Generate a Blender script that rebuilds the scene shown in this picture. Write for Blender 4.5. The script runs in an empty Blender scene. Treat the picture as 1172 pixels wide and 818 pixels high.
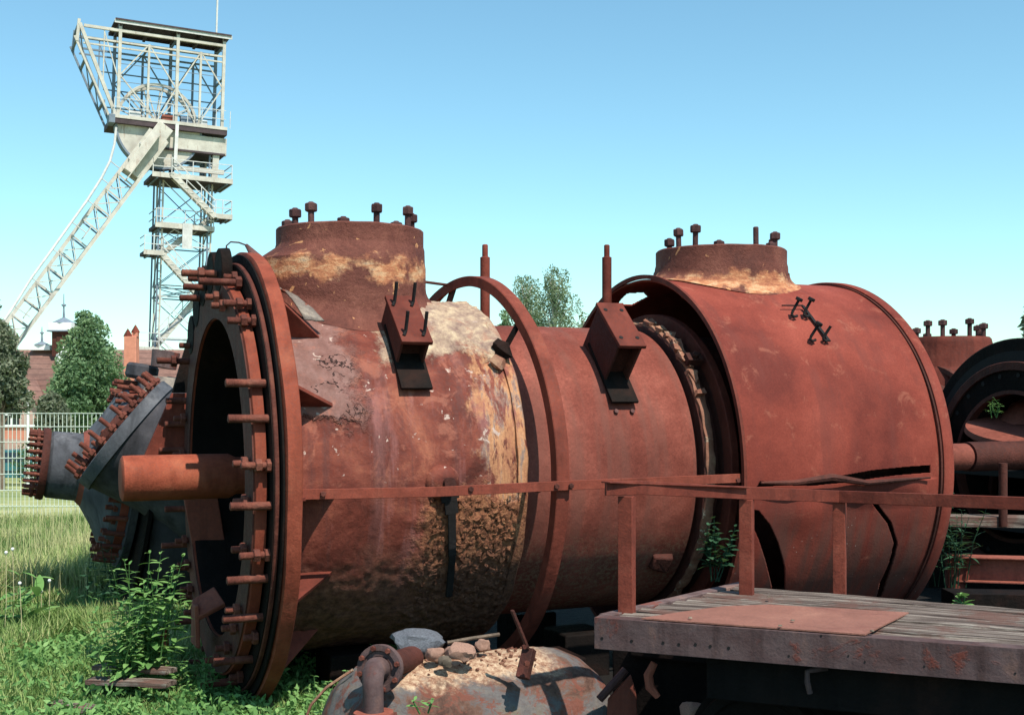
import bpy, bmesh, math, random
from mathutils import Vector, Matrix, noise
random.seed(7)
PI = math.pi
sc = bpy.context.scene
C = sc.collection

# ------------------------------------------------------------------ camera, sky, sun, exposure
F = 1400.0; HX = 586.0; HY = 453.0            # focal length and horizon of the photograph, in its pixels
cam = bpy.data.cameras.new("camera"); camo = bpy.data.objects.new("camera", cam); C.objects.link(camo)
camo.location = (0, 0, 1.6); camo.rotation_euler = (PI/2, 0, 0)
cam.sensor_width = 36.0; cam.lens = 36.0*F/1172.0
cam.shift_y = (HY-409.0)/1172.0
cam.clip_start = 0.05; cam.clip_end = 3000
sc.camera = camo

SUN_EL = math.radians(57)
SH = Vector((0.56, -0.828))
SUN = Vector((SH.x*math.cos(SUN_EL), SH.y*math.cos(SUN_EL), math.sin(SUN_EL)))
w = bpy.data.worlds.new("World"); sc.world = w; w.use_nodes = True
wn = w.node_tree; wn.nodes.clear()
sky = wn.nodes.new('ShaderNodeTexSky'); sky.sky_type = 'NISHITA'; sky.sun_disc = False
sky.sun_elevation = SUN_EL; sky.sun_rotation = math.atan2(SH.x, SH.y)
sky.air_density = 1.0; sky.dust_density = 0.35; sky.ozone_density = 1.0; sky.altitude = 100
tint = wn.nodes.new('ShaderNodeMix'); tint.data_type = 'RGBA'; tint.blend_type = 'MULTIPLY'
tint.inputs[0].default_value = 1.0
tint.inputs[7].default_value = (0.78, 1.08, 1.02, 1)
bg = wn.nodes.new('ShaderNodeBackground'); bg.inputs[1].default_value = 0.142
wo = wn.nodes.new('ShaderNodeOutputWorld')
wn.links.new(sky.outputs[0], tint.inputs[6]); wn.links.new(tint.outputs[2], bg.inputs[0]); wn.links.new(bg.outputs[0], wo.inputs[0])
sl = bpy.data.lights.new("sun", 'SUN'); sl.energy = 4.9; sl.angle = math.radians(0.5); sl.color = (1.0, 0.93, 0.82)
so = bpy.data.objects.new("sun", sl); C.objects.link(so); so.rotation_euler = SUN.to_track_quat('Z', 'Y').to_euler()
sc.view_settings.view_transform = 'Standard'; sc.view_settings.look = 'None'
sc.view_settings.exposure = 0.36; sc.view_settings.gamma = 1.0; sc.view_settings.use_curve_mapping = False

def at(px, py, Y):
    return Vector(((px-HX)/F*Y, Y, 1.6-(py-HY)/F*Y))

# ------------------------------------------------------------------ material helpers
class NT:
    def __init__(s, name):
        s.m = bpy.data.materials.new(name); s.m.use_nodes = True
        s.t = s.m.node_tree; s.b = s.t.nodes['Principled BSDF']
        s.co = s.t.nodes.new('ShaderNodeTexCoord').outputs['Object']
        s.b.inputs['Specular IOR Level'].default_value = 0.25
    def link(s, a, b): s.t.links.new(a, b)
    def put(s, sock, v):
        if isinstance(v, bpy.types.NodeSocket): s.link(v, sock)
        elif isinstance(v, (tuple, list)) and len(v) == 3 and sock.type == 'RGBA': sock.default_value = (*v, 1)
        else: sock.default_value = v
    def map(s, sc_=(1, 1, 1), loc=(0, 0, 0), rot=(0, 0, 0)):
        n = s.t.nodes.new('ShaderNodeMapping'); s.link(s.co, n.inputs[0])
        n.inputs[1].default_value = loc; n.inputs[2].default_value = rot; n.inputs[3].default_value = sc_
        return n.outputs[0]
    def noise(s, scale, detail=6, rough=0.6, vec=None, dist=0.0):
        n = s.t.nodes.new('ShaderNodeTexNoise'); s.link(vec or s.co, n.inputs['Vector'])
        n.inputs['Scale'].default_value = scale; n.inputs['Detail'].default_value = detail
        n.inputs['Roughness'].default_value = rough; n.inputs['Distortion'].default_value = dist
        return n.outputs[0]
    def vor(s, scale, feature='F1', vec=None):
        n = s.t.nodes.new('ShaderNodeTexVoronoi'); n.feature = feature; s.link(vec or s.co, n.inputs['Vector'])
        n.inputs['Scale'].default_value = scale
        return n.outputs[0]
    def math(s, op, a, b=0.0, clamp=False):
        n = s.t.nodes.new('ShaderNodeMath'); n.operation = op; n.use_clamp = clamp
        s.put(n.inputs[0], a); s.put(n.inputs[1], b); return n.outputs[0]
    def sm(s, v, a, b, lo=0.0, hi=1.0):                     # smooth step a..b -> lo..hi
        n = s.t.nodes.new('ShaderNodeMapRange'); n.interpolation_type = 'SMOOTHSTEP'
        s.put(n.inputs[0], v); n.inputs[1].default_value = a; n.inputs[2].default_value = b
        n.inputs[3].default_value = lo; n.inputs[4].default_value = hi; return n.outputs[0]
    def mul(s, *v):
        r = v[0]
        for q in v[1:]: r = s.math('MULTIPLY', r, q)
        return r
    def mix(s, f, a, b, mode='MIX'):
        n = s.t.nodes.new('ShaderNodeMix'); n.data_type = 'RGBA'; n.blend_type = mode
        s.put(n.inputs[0], f); s.put(n.inputs[6], a); s.put(n.inputs[7], b); return n.outputs[2]
    def ramp(s, v, stops):
        n = s.t.nodes.new('ShaderNodeValToRGB'); s.link(v, n.inputs[0]); e = n.color_ramp.elements
        while len(e) < len(stops): e.new(0.5)
        for k, (p, c) in enumerate(stops): e[k].position = p; e[k].color = (*c, 1)
        return n.outputs[0]
    def xyz(s):
        n = s.t.nodes.new('ShaderNodeSeparateXYZ'); s.link(s.co, n.inputs[0]); return n.outputs
    def bump(s, h, dist=0.01, strength=1.0, prev=None):
        n = s.t.nodes.new('ShaderNodeBump'); n.inputs['Distance'].default_value = dist
        n.inputs['Strength'].default_value = strength; s.put(n.inputs['Height'], h)
        if prev: s.link(prev, n.inputs['Normal'])
        return n.outputs[0]
    def done(s, col, rough=0.8, normal=None, metal=0.0, spec=None):
        s.put(s.b.inputs['Base Color'], col); s.put(s.b.inputs['Roughness'], rough)
        s.b.inputs['Metallic'].default_value = metal
        if spec is not None: s.b.inputs['Specular IOR Level'].default_value = spec
        if normal: s.link(normal, s.b.inputs['Normal'])
        return s.m

def rust(name, a, b, c, fine=60, big=3, patch=None, pthr=(0.6, 0.68), bump=0.004, streak=0.5, pscale=9):
    n = NT(name)
    if a[0] > 0.12 and 'grey' not in name: a, b, c = [(x[0]*.78, x[1]*.66, x[2]*.60) for x in (a, b, c)]
    col = n.ramp(n.noise(big, 8, 0.65, dist=0.4), [(0.3, a), (0.52, b), (0.72, c)])
    st = n.noise(1.0, 5, 0.6, vec=n.map((14, 14, 1.3)))
    col = n.mix(n.sm(st, 0.45, 0.7, 0, streak), col, tuple(x*0.55 for x in a))
    fn = n.noise(fine, 5, 0.7)
    col = n.mix(0.55, col, n.ramp(fn, [(0.3, (0.55, 0.5, 0.5)), (0.7, (1.3, 1.25, 1.2))]), 'MULTIPLY')
    if patch:
        pm = n.sm(n.noise(pscale, 7, 0.7, dist=0.8), *pthr)
        col = n.mix(pm, col, patch)
        h = n.math('ADD', fn, n.math('MULTIPLY', pm, 0.8))
    else: h = fn
    oi = n.t.nodes.new('ShaderNodeObjectInfo')
    col = n.mix(1.0, col, n.ramp(oi.outputs['Random'], [(0.0, (0.66, 0.62, 0.62)), (0.5, (0.95, 0.95, 0.95)), (1.0, (1.15, 1.2, 1.18))]), 'MULTIPLY')
    nb = n.bump(h, bump, 0.9, n.bump(n.noise(big*2.2, 3, 0.5), 0.010, 0.6))
    return n.done(col, n.sm(fn, 0.3, 0.7, 0.65, 0.95), nb)

M = {}
M['rust'] = rust('rust', (0.17, 0.045, 0.03), (0.24, 0.062, 0.042), (0.31, 0.10, 0.07), fine=110, big=6, bump=0.0015)
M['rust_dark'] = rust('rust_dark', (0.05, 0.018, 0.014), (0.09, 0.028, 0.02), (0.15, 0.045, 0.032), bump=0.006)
M['soot_shade'] = rust('soot_shade', (0.007, 0.006, 0.006), (0.012, 0.009, 0.008), (0.03, 0.014, 0.011), bump=0.006)  # sooty black iron, also painted on as shade where faces are unlit
M['soot_shade'].node_tree.nodes['Principled BSDF'].inputs['Specular IOR Level'].default_value = 0.08
M['rust_pink'] = rust('rust_pink', (0.27, 0.088, 0.065), (0.34, 0.12, 0.09), (0.4, 0.15, 0.115), fine=45)
M['rust_orange'] = rust('rust_orange', (0.25, 0.062, 0.035), (0.33, 0.088, 0.052), (0.40, 0.14, 0.085), fine=100, big=5, bump=0.002)
M['bolt'] = rust('bolt', (0.125, 0.045, 0.036), (0.20, 0.07, 0.052), (0.32, 0.14, 0.10), fine=90, big=9, patch=(0.42, 0.25, 0.19), pthr=(0.62, 0.72), pscale=14)
M['bolt_dark'] = rust('bolt_dark', (0.06, 0.028, 0.028), (0.10, 0.045, 0.042), (0.15, 0.07, 0.06), fine=90, big=9)
M['beam_purple'] = rust('beam_purple', (0.09, 0.048, 0.046), (0.125, 0.085, 0.085), (0.22, 0.125, 0.10), fine=110, big=6, patch=(0.16, 0.045, 0.032), pthr=(0.56, 0.66), pscale=5, streak=0.7, bump=0.002)
M['plate_pink'] = rust('plate_pink', (0.31, 0.17, 0.14), (0.38, 0.205, 0.17), (0.45, 0.26, 0.21), fine=120, big=5, streak=0.0, bump=0.002, patch=(0.22, 0.09, 0.07), pthr=(0.58, 0.70), pscale=4)
M['grey_steel'] = rust('grey_steel', (0.05, 0.053, 0.064), (0.085, 0.09, 0.105), (0.14, 0.142, 0.155), big=4, patch=(0.20, 0.08, 0.06), pthr=(0.64, 0.72), bump=0.002, streak=0.7)
M['drum_dark'] = rust('drum_dark_grey', (0.035, 0.036, 0.042), (0.055, 0.056, 0.066), (0.085, 0.085, 0.095), big=3, bump=0.001, streak=0.6)
M['grey_pale'] = rust('grey_pale', (0.14, 0.10, 0.085), (0.25, 0.22, 0.19), (0.42, 0.37, 0.29), big=7, patch=(0.26, 0.09, 0.06), pthr=(0.55, 0.66))

def m_shell():
    n = NT('shell_rust')
    X, Y, Z = n.xyz()
    col = n.ramp(n.noise(1.6, 6, 0.6), [(0.36, (0.12, 0.020, 0.013)), (0.5, (0.19, 0.034, 0.021)), (0.64, (0.255, 0.052, 0.033))])
    fn = n.noise(85, 5, 0.75)
    col = n.mix(0.6, col, n.ramp(fn, [(0.3, (0.66, 0.62, 0.6)), (0.7, (1.25, 1.25, 1.25))]), 'MULTIPLY')
    st = n.noise(1.0, 5, 0.6, vec=n.map((11, 3, 0.9)))
    col = n.mix(n.sm(n.noise(1.0, 6, 0.65, vec=n.map((6, 2.5, 0.8), loc=(5, 2, 1))), 0.50, 0.68, 0, 0.55), col, (0.13, 0.030, 0.022))
    col = n.mix(n.sm(n.noise(7, 7, 0.75, dist=.5), 0.56, 0.68, 0, 0.4), col, (0.34, 0.12, 0.075))
    low = n.sm(Z, 1.15, 0.75)                                  # dark streaks and pale specks on the lower sheet
    col = n.mix(n.mul(n.sm(st, 0.35, 0.6), low, 0.75), col, (0.10, 0.045, 0.034))
    sp = n.sm(n.vor(30), 0.10, 0.06)
    col = n.mix(n.mul(sp, low, n.sm(n.noise(3, 2), 0.5, 0.6)), col, (0.42, 0.30, 0.25))
    nb = n.bump(fn, 0.0025, 0.8, n.bump(n.noise(2.4, 3, 0.5), 0.03, 0.5))
    return n.done(col, 0.82, nb)
M['shell'] = m_shell()

def m_thin():
    n = NT('thin_body_rust')
    col = n.ramp(n.noise(2.2, 7, 0.65), [(0.34, (0.13, 0.029, 0.019)), (0.5, (0.20, 0.050, 0.034)), (0.66, (0.29, 0.086, 0.06))])
    fn = n.noise(70, 6, 0.8)
    col = n.mix(0.75, col, n.ramp(fn, [(0.3, (0.5, 0.47, 0.45)), (0.7, (1.35, 1.35, 1.35))]), 'MULTIPLY')
    st = n.noise(1.0, 4, 0.6, vec=n.map((9, 2, 0.7)))
    col = n.mix(n.sm(st, 0.45, 0.65, 0, 0.5), col, (0.15, 0.06, 0.045))
    X, Y, Z = n.xyz()
    rough_low = n.sm(Z, 0.95, 0.6)
    g = n.noise(40, 6, 0.8)
    col = n.mix(n.mul(rough_low, n.sm(g, 0.45, 0.62)), col, (0.22, 0.13, 0.08))
    nb = n.bump(fn, 0.003, 0.8, n.bump(n.noise(3, 3, 0.5), 0.03, 0.5))
    return n.done(col, 0.85, nb)
M['thin'] = m_thin()

def m_body():                                                   # the scaling, crusted left drum; x = along, z = up
    n = NT('crusted_rust')
    X, Y, Z = n.xyz()
    wob = n.math('MULTIPLY', n.math('SUBTRACT', n.noise(5, 6, 0.7), 0.5), 0.55)
    Xw = n.math('ADD', X, wob); Zw = n.math('ADD', Z, wob)
    col = n.ramp(n.noise(3.0, 8, 0.7, dist=0.5), [(0.34, (0.07, 0.016, 0.010)), (0.47, (0.14, 0.031, 0.020)), (0.56, (0.20, 0.052, 0.033)), (0.68, (0.32, 0.105, 0.06))])
    st = n.noise(1.0, 6, 0.65, vec=n.map((8, 5, 0.75)))
    col = n.mix(n.sm(st, 0.5, 0.68, 0, 0.75), col, (0.27, 0.11, 0.10))
    col = n.mix(n.sm(n.noise(1.0, 5, 0.6, vec=n.map((13, 6, 1.0), loc=(3, 1, 7))), 0.52, 0.66, 0, 0.6), col, (0.10, 0.035, 0.03))
    # grey-pink cracked scale near the flange, upper part
    z_up = n.mul(n.sm(Xw, 0.55, 0.42), n.sm(Zw, 1.42, 1.5))
    dn = n.t.nodes.new('ShaderNodeTexNoise'); n.link(n.co, dn.inputs['Vector']); dn.inputs['Scale'].default_value = 7; dn.inputs['Detail'].default_value = 6
    va = n.t.nodes.new('ShaderNodeVectorMath'); va.operation = 'MULTIPLY_ADD'; n.link(dn.outputs['Color'], va.inputs[0]); va.inputs[1].default_value = (0.45, 0.45, 0.9); n.link(n.map((1, 0.9, 2.2)), va.inputs[2])
    ck = n.vor(5, 'DISTANCE_TO_EDGE', vec=va.outputs[0])
    col = n.mix(n.mul(z_up, 0.8), col, n.ramp(n.noise(14, 6, 0.7), [(0.35, (0.17, 0.085, 0.07)), (0.65, (0.27, 0.155, 0.135))]))
    crack = n.mul(n.sm(ck, 0.028, 0.006), z_up, n.sm(n.noise(1.0, 3, 0.5, vec=n.map((5, 6, 11))), 0.55, 0.57))
    col = n.mix(crack, col, (0.03, 0.014, 0.012))
    # orange and grey streaks towards the right rim
    e = n.mul(n.sm(Xw, 1.04, 1.12), n.sm(Zw, 0.7, 0.95))
    oc = n.ramp(n.noise(1.0, 7, 0.7, vec=n.map((16, 9, 2.2))), [(0.32, (0.25, 0.09, 0.06)), (0.45, (0.38, 0.17, 0.085)), (0.54, (0.48, 0.24, 0.12)), (0.60, (0.25, 0.18, 0.15)), (0.68, (0.22, 0.08, 0.055))])
    col = n.mix(n.mul(e, n.sm(n.noise(1.0, 8, 0.75, vec=n.map((20, 9, 5.5)), dist=.5), 0.42, 0.52)), col, oc)
    # flaking yellow-brown scale low on the drum
    fl = n.mul(n.sm(Xw, 0.70, 0.85), n.sm(Zw, 1.16, 1.06))
    fc = n.ramp(n.noise(32, 7, 0.75, dist=1.0), [(0.36, (0.03, 0.014, 0.01)), (0.45, (0.20, 0.075, 0.04)), (0.56, (0.36, 0.15, 0.075)), (0.68, (0.46, 0.23, 0.12))])
    col = n.mix(fl, col, fc)
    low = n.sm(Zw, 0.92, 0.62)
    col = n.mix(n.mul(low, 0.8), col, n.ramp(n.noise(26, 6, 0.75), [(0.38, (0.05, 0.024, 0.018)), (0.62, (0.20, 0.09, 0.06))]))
    # pale mortar crust lying on the top
    tp = n.mul(n.sm(Zw, 1.80, 1.88), n.sm(Xw, 0.60, 0.70))
    tc = n.ramp(n.noise(13, 7, 0.7), [(0.36, (0.26, 0.17, 0.14)), (0.5, (0.42, 0.30, 0.22)), (0.62, (0.60, 0.46, 0.31)), (0.7, (0.68, 0.57, 0.42))])
    col = n.mix(tp, col, tc)
    mo = n.sm(n.noise(6.5, 7, 0.7, dist=.6), 0.53, 0.64)
    col = n.mix(n.mul(mo, n.sm(Z, 1.0, 1.3), 0.5), col, (0.36, 0.13, 0.085))
    # small pale chips
    ch = n.sm(n.noise(17, 4, 0.6, dist=0.6), 0.655, 0.68)
    col = n.mix(n.mul(ch, n.sm(Z, 1.15, 1.25)), col, (0.45, 0.33, 0.28))
    fn = n.noise(60, 6, 0.75)
    col = n.mix(0.5, col, n.ramp(fn, [(0.3, (0.6, 0.56, 0.54)), (0.7, (1.25, 1.25, 1.22))]), 'MULTIPLY')
    h2 = n.math('ADD', n.math('MULTIPLY', n.math('SUBTRACT', 1.0, crack), z_up), n.math('MULTIPLY', n.noise(42, 7, 0.75), n.math('ADD', fl, n.math('MULTIPLY', tp, 0.8))))
    nb = n.bump(h2, 0.02, 0.9, n.bump(fn, 0.004, 0.9, n.bump(n.noise(5, 4, 0.5), 0.03, 0.6)))
    return n.done(col, n.sm(fn, 0.3, 0.7, 0.6, 0.9), nb)
M['body'] = m_body()

def m_nozzle():
    n = NT('nozzle_rust')
    X, Y, Z = n.xyz()
    col = n.ramp(n.noise(4, 8, 0.7, dist=0.5), [(0.3, (0.075, 0.024, 0.018)), (0.5, (0.135, 0.042, 0.029)), (0.72, (0.22, 0.08, 0.055))])
    zz = n.math('ADD', Z, n.math('MULTIPLY', n.math('SUBTRACT', n.noise(7, 6, 0.7), 0.5), 0.28))
    band = n.mul(n.sm(zz, 2.20, 2.25), n.sm(zz, 2.36, 2.30))
    bc = n.ramp(n.noise(1.0, 7, 0.7, vec=n.map((7, 7, 22))), [(0.36, (0.26, 0.08, 0.045)), (0.5, (0.46, 0.19, 0.09)), (0.6, (0.60, 0.36, 0.20)), (0.7, (0.40, 0.30, 0.22))])
    col = n.mix(n.mul(band, n.sm(n.noise(5, 5, 0.6), 0.36, 0.46)), col, bc)
    sp = n.mul(n.sm(n.noise(11, 4, 0.5, dist=1.5), 0.665, 0.69))
    col = n.mix(sp, col, (0.5, 0.24, 0.11))
    fn = n.noise(60, 6, 0.75)
    col = n.mix(0.5, col, n.ramp(fn, [(0.3, (0.6, 0.56, 0.54)), (0.7, (1.25, 1.25, 1.22))]), 'MULTIPLY')
    nb = n.bump(n.noise(30, 6, 0.7), 0.008, 0.8, n.bump(fn, 0.003, 0.8))
    return n.done(col, 0.75, nb)
M['nozzle'] = m_nozzle()

def m_tank():
    n = NT('tank_skin')
    col = n.ramp(n.noise(3.2, 7, 0.7, dist=0.7), [(0.36, (0.06, 0.028, 0.02)), (0.44, (0.13, 0.07, 0.05)), (0.5, (0.115, 0.105, 0.105)), (0.56, (0.14, 0.125, 0.115)), (0.62, (0.15, 0.115, 0.075)), (0.7, (0.13, 0.04, 0.027))])
    col = n.mix(n.sm(n.noise(9, 7, 0.75, dist=0.6), 0.50, 0.58, 0, 0.9), col, (0.16, 0.052, 0.034))
    X, Y, Z = n.xyz()
    zz = n.math('ADD', Z, n.math('MULTIPLY', n.math('SUBTRACT', n.noise(9, 6, 0.7), 0.5), 0.18))
    col = n.mix(n.mul(n.sm(zz, 0.425, 0.465), n.sm(X, 0.42, 0.3), n.sm(X, -0.42, -0.3)), col, n.ramp(n.noise(30, 7, 0.8), [(0.38, (0.17, 0.065, 0.04)), (0.48, (0.36, 0.22, 0.14)), (0.6, (0.56, 0.42, 0.29))]))
    fn = n.noise(70, 6, 0.75)
    col = n.mix(0.5, col, n.ramp(fn, [(0.3, (0.6, 0.58, 0.55)), (0.7, (1.2, 1.2, 1.2))]), 'MULTIPLY')
    nb = n.bump(n.noise(22, 7, 0.75), 0.012, 0.7, n.bump(fn, 0.003, 0.7))
    return n.done(col, 0.75, nb)
M['tank'] = m_tank()

def m_wood():
    n = NT('weathered_wood')
    g = n.noise(1.0, 8, 0.75, vec=n.map((1.6, 46, 46)), dist=0.3)
    col = n.ramp(g, [(0.38, (0.015, 0.010, 0.009)), (0.46, (0.085, 0.06, 0.05)), (0.54, (0.19, 0.15, 0.125)), (0.66, (0.46, 0.41, 0.35))])
    col = n.mix(n.sm(n.noise(4, 5, 0.7), 0.5, 0.62, 0, 0.75), col, (0.13, 0.06, 0.045))
    nb = n.bump(g, 0.012, 1.0, n.bump(n.noise(90, 4, 0.7), 0.002, 0.7))
    return n.done(col, 0.85, nb)
M['wood'] = m_wood()

def plain(name, c, var=0.25, scale=20, rough=0.8, bump=0.003, spec=None):
    n = NT(name)
    col = n.ramp(n.noise(scale, 6, 0.7), [(0.3, tuple(x*(1-var) for x in c)), (0.7, tuple(min(1, x*(1+var)) for x in c))])
    return n.done(col, rough, n.bump(n.noise(scale*3, 4, 0.6), bump, 0.7), spec=spec)
M['cream'] = plain('cream_paint', (0.52, 0.49, 0.435), 0.3, 1.5, 0.7)
def m_cream():
    n = NT('stained_cream_paint')
    c = n.ramp(n.noise(1.5, 6, 0.7), [(0.3, (0.40, 0.37, 0.32)), (0.7, (0.62, 0.59, 0.52))])
    c = n.mix(n.sm(n.noise(1.0, 7, 0.75, vec=n.map((5, 5, .9))), 0.56, 0.68, 0, 0.7), c, (0.26, 0.15, 0.10))
    return n.done(c, 0.75, n.bump(n.noise(8, 4), .01, .5))
M['cream'] = m_cream()
M['cream_rail'] = plain('cream_rail', (0.55, 0.55, 0.53), 0.2, 3, 0.7)
M['steel_shadow'] = plain('shaded_sheet', (0.07, 0.05, 0.055), 0.3, 3, 0.8)  # dark roof and deck sheets, underside shade put into the colour
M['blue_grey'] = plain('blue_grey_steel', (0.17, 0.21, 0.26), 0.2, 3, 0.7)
M['stone'] = plain('stone', (0.40, 0.235, 0.175), 0.4, 14, 0.9, 0.01)
M['slate'] = plain('slate', (0.13, 0.14, 0.16), 0.6, 12, 0.6, 0.01)
M['fence'] = plain('fence_green', (0.66, 0.72, 0.60), 0.1, 5, 0.5, spec=0.5)
M['plaster'] = plain('pink_render', (0.45, 0.30, 0.25), 0.18, 1.5, 0.9)
M['orange_brick'] = plain('orange_brick', (0.55, 0.22, 0.15), 0.15, 4, 0.9)
M['white'] = plain('white_paint', (0.78, 0.78, 0.76), 0.06, 3, 0.5)
M['white_car'] = plain('white_car_paint', (0.8, 0.8, 0.8), 0.03, 3, 0.25, 0.0, 0.5)
M['teal'] = plain('teal_car_paint', (0.03, 0.13, 0.14), 0.05, 3, 0.25, 0.0, 0.5)
M['dark_glass'] = plain('dark_glass', (0.02, 0.03, 0.035), 0.05, 3, 0.08, 0.0, 0.6)
M['tyre'] = plain('tyre', (0.02, 0.02, 0.02), 0.1, 20, 0.8)
M['bark'] = plain('bark', (0.16, 0.12, 0.09), 0.4, 20, 0.9, 0.02)
M['birch_bark'] = plain('birch_bark', (0.55, 0.52, 0.46), 0.4, 14, 0.85, 0.01)
M['stalk'] = plain('dry_stalk', (0.50, 0.44, 0.26), 0.2, 10, 0.8)
M['black_rubber'] = plain('black_iron', (0.012, 0.010, 0.010), 0.3, 20, 0.8)
M['debris'] = plain('debris', (0.20, 0.16, 0.12), 0.6, 18, 0.9, 0.02)

def m_rooftile():
    n = NT('roof_tiles')
    X, Y, Z = n.xyz()
    r = n.math('FRACT', n.math('MULTIPLY', Z, 3.2))
    c = n.ramp(n.noise(2.2, 6, 0.7), [(0.3, (0.15, 0.080, 0.066)), (0.7, (0.27, 0.15, 0.12))])
    c = n.mix(n.mul(n.sm(r, 0.78, 0.95), 0.6), c, (0.08, 0.05, 0.045))
    return n.done(c, 0.9, n.bump(r, 0.04, 0.8))
M['rooftile'] = m_rooftile()

def m_leaf(name, c1, c2, c3, sc_=1.3):
    n = NT(name)
    at_ = n.t.nodes.new('ShaderNodeAttribute'); at_.attribute_name = 'tone'
    v = n.math('ADD', n.math('MULTIPLY', at_.outputs['Fac'], 0.6), n.math('MULTIPLY', n.noise(sc_, 3, 0.6), 0.4))
    col = n.ramp(v, [(0.2, c1), (0.5, c2), (0.82, c3)])
    n.done(col, 0.6, spec=0.3)
    tr = n.t.nodes.new('ShaderNodeBsdfTranslucent'); n.link(n.mix(0.5, col, (0.10, 0.16, 0.03)), tr.inputs[0])
    mx = n.t.nodes.new('ShaderNodeMixShader'); mx.inputs[0].default_value = 0.35
    out = n.t.nodes['Material Output']
    n.link(n.b.outputs[0], mx.inputs[1]); n.link(tr.outputs[0], mx.inputs[2]); n.link(mx.outputs[0], out.inputs[0])
    return n.m
M['grass'] = m_leaf('grass_blades', (0.11, 0.20, 0.05), (0.28, 0.40, 0.12), (0.62, 0.58, 0.30), 0.9)
M['leaf_weed'] = m_leaf('weed_leaf', (0.09, 0.20, 0.06), (0.17, 0.35, 0.10), (0.30, 0.50, 0.17), 3)
M['leaf_fern'] = m_leaf('fern_leaf', (0.018, 0.055, 0.03), (0.035, 0.10, 0.05), (0.07, 0.16, 0.08), 3)
M['leaf_tree'] = m_leaf('tree_leaf', (0.08, 0.15, 0.07), (0.16, 0.27, 0.13), (0.28, 0.39, 0.20), 0.8)
M['leaf_olive'] = m_leaf('olive_leaf', (0.09, 0.11, 0.075), (0.17, 0.20, 0.13), (0.28, 0.31, 0.21), 0.8)
M['leaf_birch'] = m_leaf('birch_leaf', (0.12, 0.17, 0.10), (0.19, 0.26, 0.15), (0.30, 0.37, 0.23), 0.8)
M['leaf_hedge'] = m_leaf('hedge_leaf', (0.05, 0.09, 0.03), (0.10, 0.16, 0.05), (0.2, 0.26, 0.09), 0.8)

def m_ground():
    n = NT('ground_soil_and_lawn')
    X, Y, Z = n.xyz()
    near = n.ramp(n.noise(5, 8, 0.7), [(0.35, (0.035, 0.04, 0.02)), (0.55, (0.07, 0.085, 0.035)), (0.72, (0.17, 0.13, 0.08))])
    g = n.noise(0.35, 8, 0.75)
    near = n.mix(n.sm(n.math('ADD', X, n.math('MULTIPLY', n.math('SUBTRACT', n.noise(4, 5), 0.5), 1.2)), -0.9, -0.3), near, (0.010, 0.008, 0.007))  # ground by the machines painted near-black, as the shade beneath them
    far = n.ramp(g, [(0.36, (0.15, 0.20, 0.075)), (0.5, (0.30, 0.33, 0.13)), (0.64, (0.46, 0.44, 0.22))])
    far = n.mix(n.sm(n.math('ADD', Y, n.math('MULTIPLY', g, 8)), 70, 110), far, (0.11, 0.15, 0.07))
    c = n.mix(n.sm(Y, 14.5, 17), near, far)
    return n.done(c, 0.95, n.bump(n.noise(9, 8, 0.75), 0.05, 0.8))
M['ground'] = m_ground()

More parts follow.
